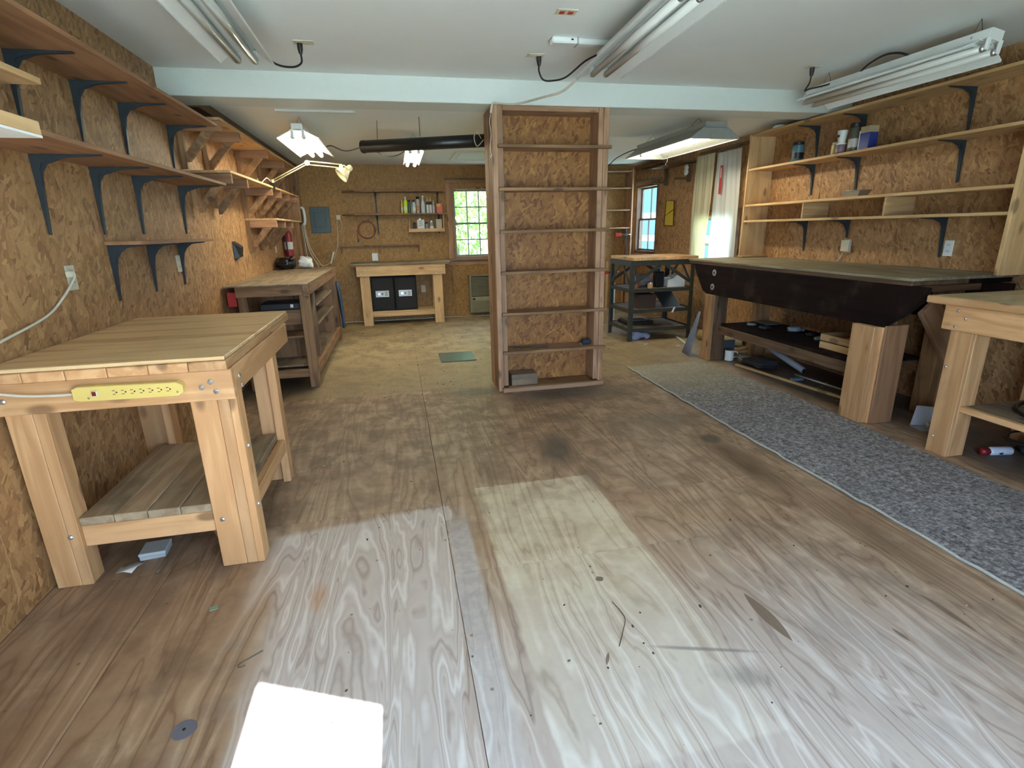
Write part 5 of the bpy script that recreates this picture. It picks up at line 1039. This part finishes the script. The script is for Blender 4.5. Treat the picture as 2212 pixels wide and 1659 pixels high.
# ------------------------------------------------------------------ carpet runner and floor clutter
def carpet_material():
    t = NT('grey_carpet'); p = t.n('ShaderNodeNewGeometry').outputs['Position']
    n1 = t.noise(p, 55, 3, 0.75); n2 = t.noise(p, 3.0, 4); n3 = t.noise(p, 38, 4, 0.7)
    c = t.ramp(t.math('ADD', t.math('MULTIPLY', n1, 0.55), t.math('MULTIPLY', n3, 0.45)), [(0.38, (0.058, 0.055, 0.062)), (0.5, (0.215, 0.20, 0.215)), (0.62, (0.45, 0.43, 0.45))])
    sp = t.n('ShaderNodeSeparateXYZ'); t.put(sp.inputs[0], p); yy = t.ss(t.math('ADD', sp.outputs['Y'], n2), 3.9, 5.2)
    c = t.mix(t.math('MULTIPLY', yy, 0.6), c, (0.33, 0.285, 0.185)); c = t.mix(t.math('MULTIPLY', t.ss(n2, 0.5, 0.7), 0.25), c, (0.10, 0.085, 0.07))
    t.bump(n1, 0.7, 0.008); return t.out(c, 0.95)
def rag(n, amp, seed): rg = random.Random(seed); return [rg.uniform(-amp, amp) for _ in range(n)]
t = thing('carpet_runner', 'grey speckled carpet runner along the right workbenches', 'carpet', (2.75, 2.3, 0))
NY = 70; wob = rag(NY+1, 0.006, 3); bm = bmesh.new(); rows = []
for i in range(NY+1):
    y = -0.4+(4.97+0.4)*i/NY; e0 = 2.292+wob[i]+0.012*math.sin(y*1.3); e1 = 3.205+0.02*math.sin(y*2.1)+wob[-i-1]
    rows.append([Vector((e0, y, 0.0015)), Vector((e0+0.006, y, 0.011)), Vector((e1-0.006, y, 0.011)), Vector((e1, y, 0.0015))])
g = [[bm.verts.new(v-t.location) for v in r_] for r_ in rows]
for a, b in zip(g, g[1:]):
    for k in range(3): bm.faces.new((a[k], a[k+1], b[k+1], b[k]))
    bm.faces.new((a[3], a[0], b[0], b[3]))
bm.faces.new(g[0]); bm.faces.new(g[-1][::-1])
link('carpet', bm, carpet_material(), t)
tube('binding', [tuple(r_[0]+Vector((-0.005, 0, 0.0075+0.003*math.sin(i*1.9)))) for i, r_ in enumerate(rows)], 0.0075, flat('fringe', (0.42, 0.42, 0.40), 0.8, 0, 0.3, 60), t, 6)
def small(name, label, cat, a, b, mat, bev=0.001, rz=0.0):
    o = box(name, a, b, mat, None, bev); o.rotation_euler = (0, 0, rz); return tag(o, label, cat)
t = thing('plastic_case', 'small clear plastic case under the front left bench', 'case', (-1.2, 2.43, 0.0)); box('bottom', (-1.26, 2.385, 0.0005), (-1.155, 2.49, 0.02), C('case_ice', (0.42, 0.45, 0.47), 0.25), t, 0.003); box('lid', (-1.262, 2.383, 0.0205), (-1.153, 2.492, 0.036), C('case_ice2', (0.50, 0.53, 0.55), 0.25), t, 0.003); t.rotation_euler = (0, 0, 0.1)
drape('paper_scrap', 'torn white paper scrap on the floor by the clear case', 'paper', [[(-1.32+0.035*k+0.01*j, 2.30+0.035*j-0.006*k, 0.004+0.008*((k+j) % 2)) for k in range(3)] for j in range(3)], C('paper', (0.62, 0.58, 0.56)), (-1.29, 2.33, 0.008), 0.001)
tag(tube('stick', [(-1.145, 2.38, 0.006), (-1.135, 2.32, 0.007), (-1.14, 2.26, 0.006)], 0.005, W('grey', 1), None, 6, 3), 'little weathered stick in front of the clear case', 'stick')
small('green_chip', 'tiny green square chip on the floor near the front bench', 'chip', (-0.835, 1.945, 0.0005), (-0.805, 1.97, 0.004), C('chip_green', (0.22, 0.30, 0.20)), 0.0005, 0.3)
t = thing('cutting_disc', 'grey abrasive disc lying on the floor left of the sun patch', 'disc', (-0.734, 1.397, 0)); lathe('disc', [(0.034, 0.0005), (0.034, 0.003), (0.006, 0.0032)], C('disc_blue', (0.14, 0.14, 0.18), 0.5), t, (-0.734, 1.397, 0), 28, None, False); lathe('arbor', [(0.005, 0.0033), (0.004, 0.0045)], BLACK, t, (-0.734, 1.397, 0), 10)
tag(tube('wire_hook', [(-0.575, 1.675, 0.003), (-0.61, 1.65, 0.003), (-0.64, 1.628, 0.003), (-0.638, 1.612, 0.003), (-0.618, 1.617, 0.003)], 0.0018, WIRE, None, 6, 5), 'thin bent wire hook on the bare floor', 'wire')
tag(tube('wood_sliver', [(0.725, 1.62, 0.003), (0.738, 1.53, 0.003), (0.70, 1.46, 0.003), (0.66, 1.40, 0.002)], 0.0016, W('rail', 1), None, 5, 4), 'thin curved dark sliver on the pale floor patch', 'sliver')
rgd = random.Random(11); bm = bmesh.new()
for _ in range(420):
    y = rgd.uniform(0.9, 8.6); x = rgd.uniform(-1.0, 3.9 if y > 2 else 2.2); s = rgd.uniform(0.002, 0.006)*(1+0.12*y)
    if (2.2 < x < 3.5 and y < 5.3) or (x > 3.1 and y < 7) or (0.6 < x < 2.0 and 4.35 < y < 5.0) or (x < -0.6): continue
    q = bmesh.ops.create_cube(bm, size=1.0)['verts']; bmesh.ops.scale(bm, vec=(s*rgd.uniform(0.6, 2), s, s*0.5), verts=q); bmesh.ops.rotate(bm, verts=q, cent=(0, 0, 0), matrix=Matrix.Rotation(rgd.uniform(0, 6.3), 3, 'Z')); bmesh.ops.translate(bm, vec=(x, y, 0.0012+s*0.25), verts=q)
def debris_mat():
    t = NT('crumbs'); f = t.n('ShaderNodeNewGeometry').outputs['Random Per Island']; return t.out(t.ramp(f, [(0.0, (0.05, 0.04, 0.03)), (0.45, (0.12, 0.085, 0.05)), (0.7, (0.45, 0.36, 0.22)), (1.0, (0.75, 0.74, 0.70))], 'CONSTANT'), 0.7)
tag(link('floor_debris', bm, debris_mat()), 'scattered sawdust crumbs and wood chips on the floor', 'debris', None, 'stuff')
# under and beside the dark bench
t = thing('mug', 'white enamel mug with a dark rim on the floor by the dark bench leg', 'mug', (3.50, 5.12, 0)); t.location = (3.47, 4.95, 0); MX, MY = 3.47, 4.95
lathe('body', [(0.042, 0.0005), (0.047, 0.006), (0.047, 0.115), (0.043, 0.115), (0.041, 0.012), (0.001, 0.010)], WH, t, (MX, MY, 0), 18); lathe('rim', [(0.0475, 0.1152), (0.0475, 0.121), (0.042, 0.121)], BLACK, t, (MX, MY, 0), 18); tube('handle', [(MX+0.045, MY-0.01, 0.095), (MX+0.08, MY-0.02, 0.09), (MX+0.085, MY-0.02, 0.05), (MX+0.045, MY-0.01, 0.03)], 0.006, WH, t, 7, 4)
drape('blue_board', 'leaning blue-grey sheet propped behind the dark bench far leg', 'sheet', [[(3.235-0.09*(1-j/4)+0.03*k/4+0.002, 5.20+0.02*k+0.15*(1-j/4)*(k/4), 0.004+0.50*j/4) for k in range(5)] for j in range(5)], C('sheet_blue', (0.14, 0.17, 0.25)), (3.2, 5.25, 0.2), 0.004)
small('grey_plate', 'grey square plate leaning behind the far leg of the dark bench', 'plate', (3.46, 5.20, 0.42), (3.60, 5.212, 0.62), C('plate_grey', (0.075, 0.08, 0.09)), 0.001).location.z = 0.512
drop_ = bpy.data.objects['grey_plate']; drop_.location = (3.53, 5.06, 0.101); drop_.location.z = 0.101
t = thing('paper_roll', 'rolled cream paper bundle on the floor behind the dark bench', 'roll', (4.0, 5.75, 0)); tube('roll', [(3.78, 6.05, 0.065), (4.0, 5.45, 0.065)], 0.063, C('roll_cream', (0.46, 0.37, 0.18)), t, 16); tube('core', [(4.0, 5.449, 0.065), (4.002, 5.445, 0.065)], 0.03, BLACK, t, 12)
for i, (a, b) in enumerate((((3.62, 5.30, 0.012), (3.95, 5.18, 0.012)), ((3.66, 5.42, 0.012), (3.99, 5.30, 0.012)), ((3.63, 5.22, 0.036), (3.93, 5.30, 0.036)))):
    o = bar('offcut', a, b, 0.07, 0.022, 'pine'); tag(o, ('nearest', 'farthest', 'topmost')[i]+' pine offcut of the small pile behind the mug', 'offcut', 'pine offcuts behind the mug')
t = thing('cardboard_tube', 'pale grey cardboard tube leaning under the dark bench shelf', 'tube', (3.75, 4.75, 0)); bm = bmtube([Vector((3.70, 4.86, 0.245))-t.location, Vector((3.79, 4.22, 0.045))-t.location], 0.03, 14); link('tube', bm, C('tube_grey', (0.30, 0.33, 0.37)), t, (0, 0, 0), None, True); tube('bore', [(3.7902, 4.219, 0.0447), (3.7908, 4.214, 0.0434)], 0.022, BLACK, t, 12)
t = thing('tube_rest', 'dark cloth heap propping the cardboard tube', 'cloth', (3.7, 4.6, 0)); blob('heap', (3.60, 4.60, 0.052), (0.13, 0.15, 0.05), C('heap_dk', (0.018, 0.017, 0.018), 0.8), t, 41, 0.2); blob('fold', (3.55, 4.80, 0.045), (0.08, 0.08, 0.043), C('heap_dk2', (0.16, 0.13, 0.10), 0.8), t, 43, 0.3, 2)
tag(bar('floor_batten', (3.40, 4.72, 0.012), (3.62, 3.10, 0.012), 0.03, 0.022, 'pine'), 'long thin wooden batten lying on the floor under the dark bench', 'batten')
tag(tube('metal_strip', [(3.70, 4.22, 0.012), (3.72, 3.95, 0.012), (3.76, 3.50, 0.012)], 0.009, flat('bright_steel', (0.75, 0.78, 0.82), 0.25, 0.6), None, 8), 'shiny metal rod lying on the floor under the dark bench', 'rod')
small('blue_dish', 'small light blue dish on the floor under the dark bench', 'dish', (3.55, 4.05, 0.0005), (3.66, 4.11, 0.02), C('lid_blue', (0.15, 0.28, 0.42)), 0.006)
t = thing('wooden_crate', 'shallow slatted wooden crate on the dark bench lower shelf', 'crate', (3.65, 3.5, 0.4105))
for z in (0.4105, 0.475): box('slat', (3.44, 3.26, z), (3.455, 3.70, z+0.055), W('pine', 1), t); box('slat', (3.80, 3.26, z), (3.815, 3.70, z+0.055), W('pine', 1), t); box('slat', (3.4555, 3.685, z), (3.7995, 3.70, z+0.055), W('pine', 0), t); box('slat', (3.4555, 3.26, z), (3.7995, 3.275, z+0.055), W('pine', 0), t)
box('base', (3.456, 3.276, 0.411), (3.799, 3.684, 0.42), W('pine', 1), t, 0.001)
for xx in (3.457, 3.785): box('corner', (xx, 3.277, 0.4205), (xx+0.014, 3.293, 0.529), W('pine', 2), t)
def bits(name, label, cat, n, x0, x1, y0, y1, z, mats, seed, smin=0.02, smax=0.06, g=None):
    rg = random.Random(seed)
    for i in range(n):
        s = rg.uniform(smin, smax); t = thing(name, label[i], cat, (rg.uniform(x0, x1), y0+(y1-y0)*(i+0.5)/n, z), g)
        blob('body', (t.location.x, t.location.y, z+s*0.42), (s, s*0.8, s*0.4), mats[i % len(mats)], t, seed+i*7, 0.25, 2); blob('fold', (t.location.x+s*1.15, t.location.y, z+s*0.26), (s*0.4, s*0.5, s*0.24), mats[i % len(mats)], t, seed+i*7+3, 0.25, 1)
FILM = flat('dull_film', (0.20, 0.24, 0.27), 0.25); DK = C('dark_scrap', (0.03, 0.03, 0.035)); 
bits('plastic_scrap', ['grey crumpled film scrap at the near end of the dark bench shelf', 'dark scrap heap beside the crate on the dark bench shelf', 'pale film scrap in the middle of the dark bench shelf', 'dark flat scrap past the middle of the dark bench shelf', 'grey film scrap at the far end of the dark bench shelf'], 'scrap', 5, 3.50, 3.72, 3.80, 4.85, 0.4105, [FILM, DK, FILM, DK], 71, 0.04, 0.075, 'scraps on the dark bench lower shelf')
small('magazine', 'flat grey magazine on the far end of the dark bench shelf', 'magazine', (3.72, 4.72, 0.411), (3.90, 4.94, 0.42), C('mag', (0.10, 0.11, 0.12)), 0.001, 0.0)
for i, (x, y) in enumerate(((3.52, 3.42), (3.55, 3.30), (3.585, 3.22))): tag(lathe('bottle_cap', [(0.018, 0.0005), (0.02, 0.004), (0.016, 0.014)], C('capw%d' % i, (0.42, 0.45, 0.48)), None, (x, y, 0), 12), ('farthest', 'middle', 'nearest')[i]+' of three pale bottle caps on the floor under the dark bench', 'bottle cap', 'bottle caps on the floor')
rgs = random.Random(5); bm = bmesh.new()
for _ in range(40):
    x, y, s_ = rgs.uniform(3.45, 3.80), rgs.uniform(3.25, 4.05), rgs.uniform(0.003, 0.010)
    q = bmesh.ops.create_cube(bm, size=1.0)['verts']; bmesh.ops.scale(bm, vec=(s_*2, s_, s_*0.4), verts=q); bmesh.ops.rotate(bm, verts=q, cent=(0, 0, 0), matrix=Matrix.Rotation(rgs.uniform(0, 6.3), 3, 'Z')); bmesh.ops.translate(bm, vec=(x, y, 0.001+s_*0.2), verts=q)
tag(link('bench_debris', bm, debris_mat()), 'small pale crumbs on the floor under the dark bench', 'debris', None, 'stuff')
# between the two right benches
t = thing('folded_paper', 'folded white paper sheet propped on the floor behind the near dark bench leg', 'paper', (3.72, 2.90, 0)); prism('upright_leaf', [(3.545, 2.87, 0.004), (3.745, 2.79, 0.004), (3.765, 2.81, 0.13), (3.595, 2.89, 0.14)], (0.002, 0.003, 0), C('paper_w', (0.52, 0.56, 0.68)), t); prism('flat_leaf', [(3.525, 2.86, 0.003), (3.745, 2.78, 0.003), (3.665, 2.69, 0.003), (3.505, 2.75, 0.003)], (0, 0, 0.002), C('paper_g', (0.33, 0.34, 0.37)), t)
t = thing('wood_dowel', 'short round wooden dowel lying on the folded paper', 'dowel', (3.72, 2.78, 0)); tube('dowel', [(3.60, 2.79, 0.028), (3.755, 2.73, 0.028)], 0.018, W('grey', 0), t, 12); tube('end', [(3.5995, 2.7902, 0.028), (3.597, 2.791, 0.028)], 0.0175, C('dowel_end', (0.55, 0.54, 0.45)), t, 12); t.location.z = 0
t = thing('spray_can_lying', 'white spray can with a red cap lying under the front right bench', 'spray can', (3.60, 2.30, 0)); yy = 2.30
tube('body', [(3.53, yy+0.03, 0.028), (3.545, yy+0.028, 0.028), (3.66, yy+0.004, 0.028), (3.668, yy+0.002, 0.028)], [0.02, 0.027, 0.027, 0.023], C('can_white', (0.60, 0.66, 0.78)), t, 16); tube('cap', [(3.528, yy+0.0305, 0.028), (3.48, yy+0.041, 0.028)], 0.022, C('cap_red', (0.22, 0.01, 0.015)), t, 14); box('print', (3.56, yy-0.016, 0.020), (3.585, yy-0.014, 0.03), DKBLUE, t, 0)
t = thing('black_ring', 'large black hose hoop on the front right bench shelf', 'hose', (3.70, 1.95, 0.34)); tube('hoop', [(3.69+0.30*math.cos(a*6.2832/28), 2.0+0.30*math.sin(a*6.2832/28), 0.347) for a in range(28)], 0.0115, BLACK, t, 8, 0, True); tube('hoop', [(3.70+0.27*math.cos(a*6.2832/28), 1.98+0.28*math.sin(a*6.2832/28), 0.347+0.0235) for a in range(28)], 0.0115, BLACK, t, 8, 0, True)
t = thing('black_bundle', 'black hose bundle on the floor under the front right bench', 'hose', (3.85, 2.25, 0)); blob('bundle', (3.85, 2.20, 0.05), (0.17, 0.14, 0.048), BLACK, t, 55, 0.15); tube('loop', [(3.80+0.2*math.cos(a*6.2832/20), 2.25+0.14*math.sin(a*6.2832/20), 0.11) for a in range(20)], 0.008, BLACK, t, 6, 0, True)
# below the cart, along the right wall
tag(bar('white_rod', (3.55, 6.22, 0.012), (3.42, 5.72, 0.012), 0.02, 0.02, WH), 'white plastic rod on the floor between the cart and the dark bench', 'rod')
for i, (x, y) in enumerate(((3.28, 5.75), (2.95, 5.95))): small('paper_bit', ('right-hand', 'left-hand')[i]+' pale paper bit on the floor in front of the cart', 'paper', (x, y, 0.0005), (x+0.07, y+0.03, 0.006), C('paperbit%d' % i, (0.55, 0.50, 0.38)), 0.001, 0.4)
# items under the rear bench on the left and small hooks
for i, x in enumerate((-0.77, -0.64)): tag(tube('wall_hook', [(x, YB-0.0005, 1.96), (x, YB-0.03, 1.945), (x, YB-0.035, 1.925), (x, YB-0.025, 1.915)], 0.004, CHROME, None, 5, 3), ('left', 'right')[i]+'-hand bent hook on the bare back wall under the upper shelf end', 'hook', 'bent hooks on the back wall')
t = thing('corner_wires', 'thin wires stapled down the left edge of the bookcase', 'wire', (0.82, 4.47, 2.2)); tube('wire', [(0.815, 4.475, 2.30), (0.80, 4.47, 2.24), (0.812, 4.476, 2.15), (0.80, 4.472, 2.05), (0.814, 4.48, 1.99)], 0.003, CORDW, t, 5, 4)
tube('staple', [(0.815, 4.486, 2.0), (0.80, 4.47, 1.985), (0.815, 4.486, 1.975)], 0.003, WHITE, t, 5)
t = thing('hanging_hook', 'silver wire hook and ring hanging from the front ceiling corner, left', 'hook', (-1.28, 2.42, ZF)); tube('hook', [(-1.29, 2.45, ZF-0.001), (-1.29, 2.45, ZF-0.05), (-1.27, 2.45, ZF-0.08), (-1.24, 2.44, ZF-0.07), (-1.235, 2.44, ZF-0.04)], 0.004, CHROME, t, 6, 4); tube('ring', [(-1.30+0.025*math.cos(a*6.2832/14), 2.46, ZF-0.03+0.025*math.sin(a*6.2832/14)) for a in range(14)], 0.003, CHROME, t, 5, 0, True)
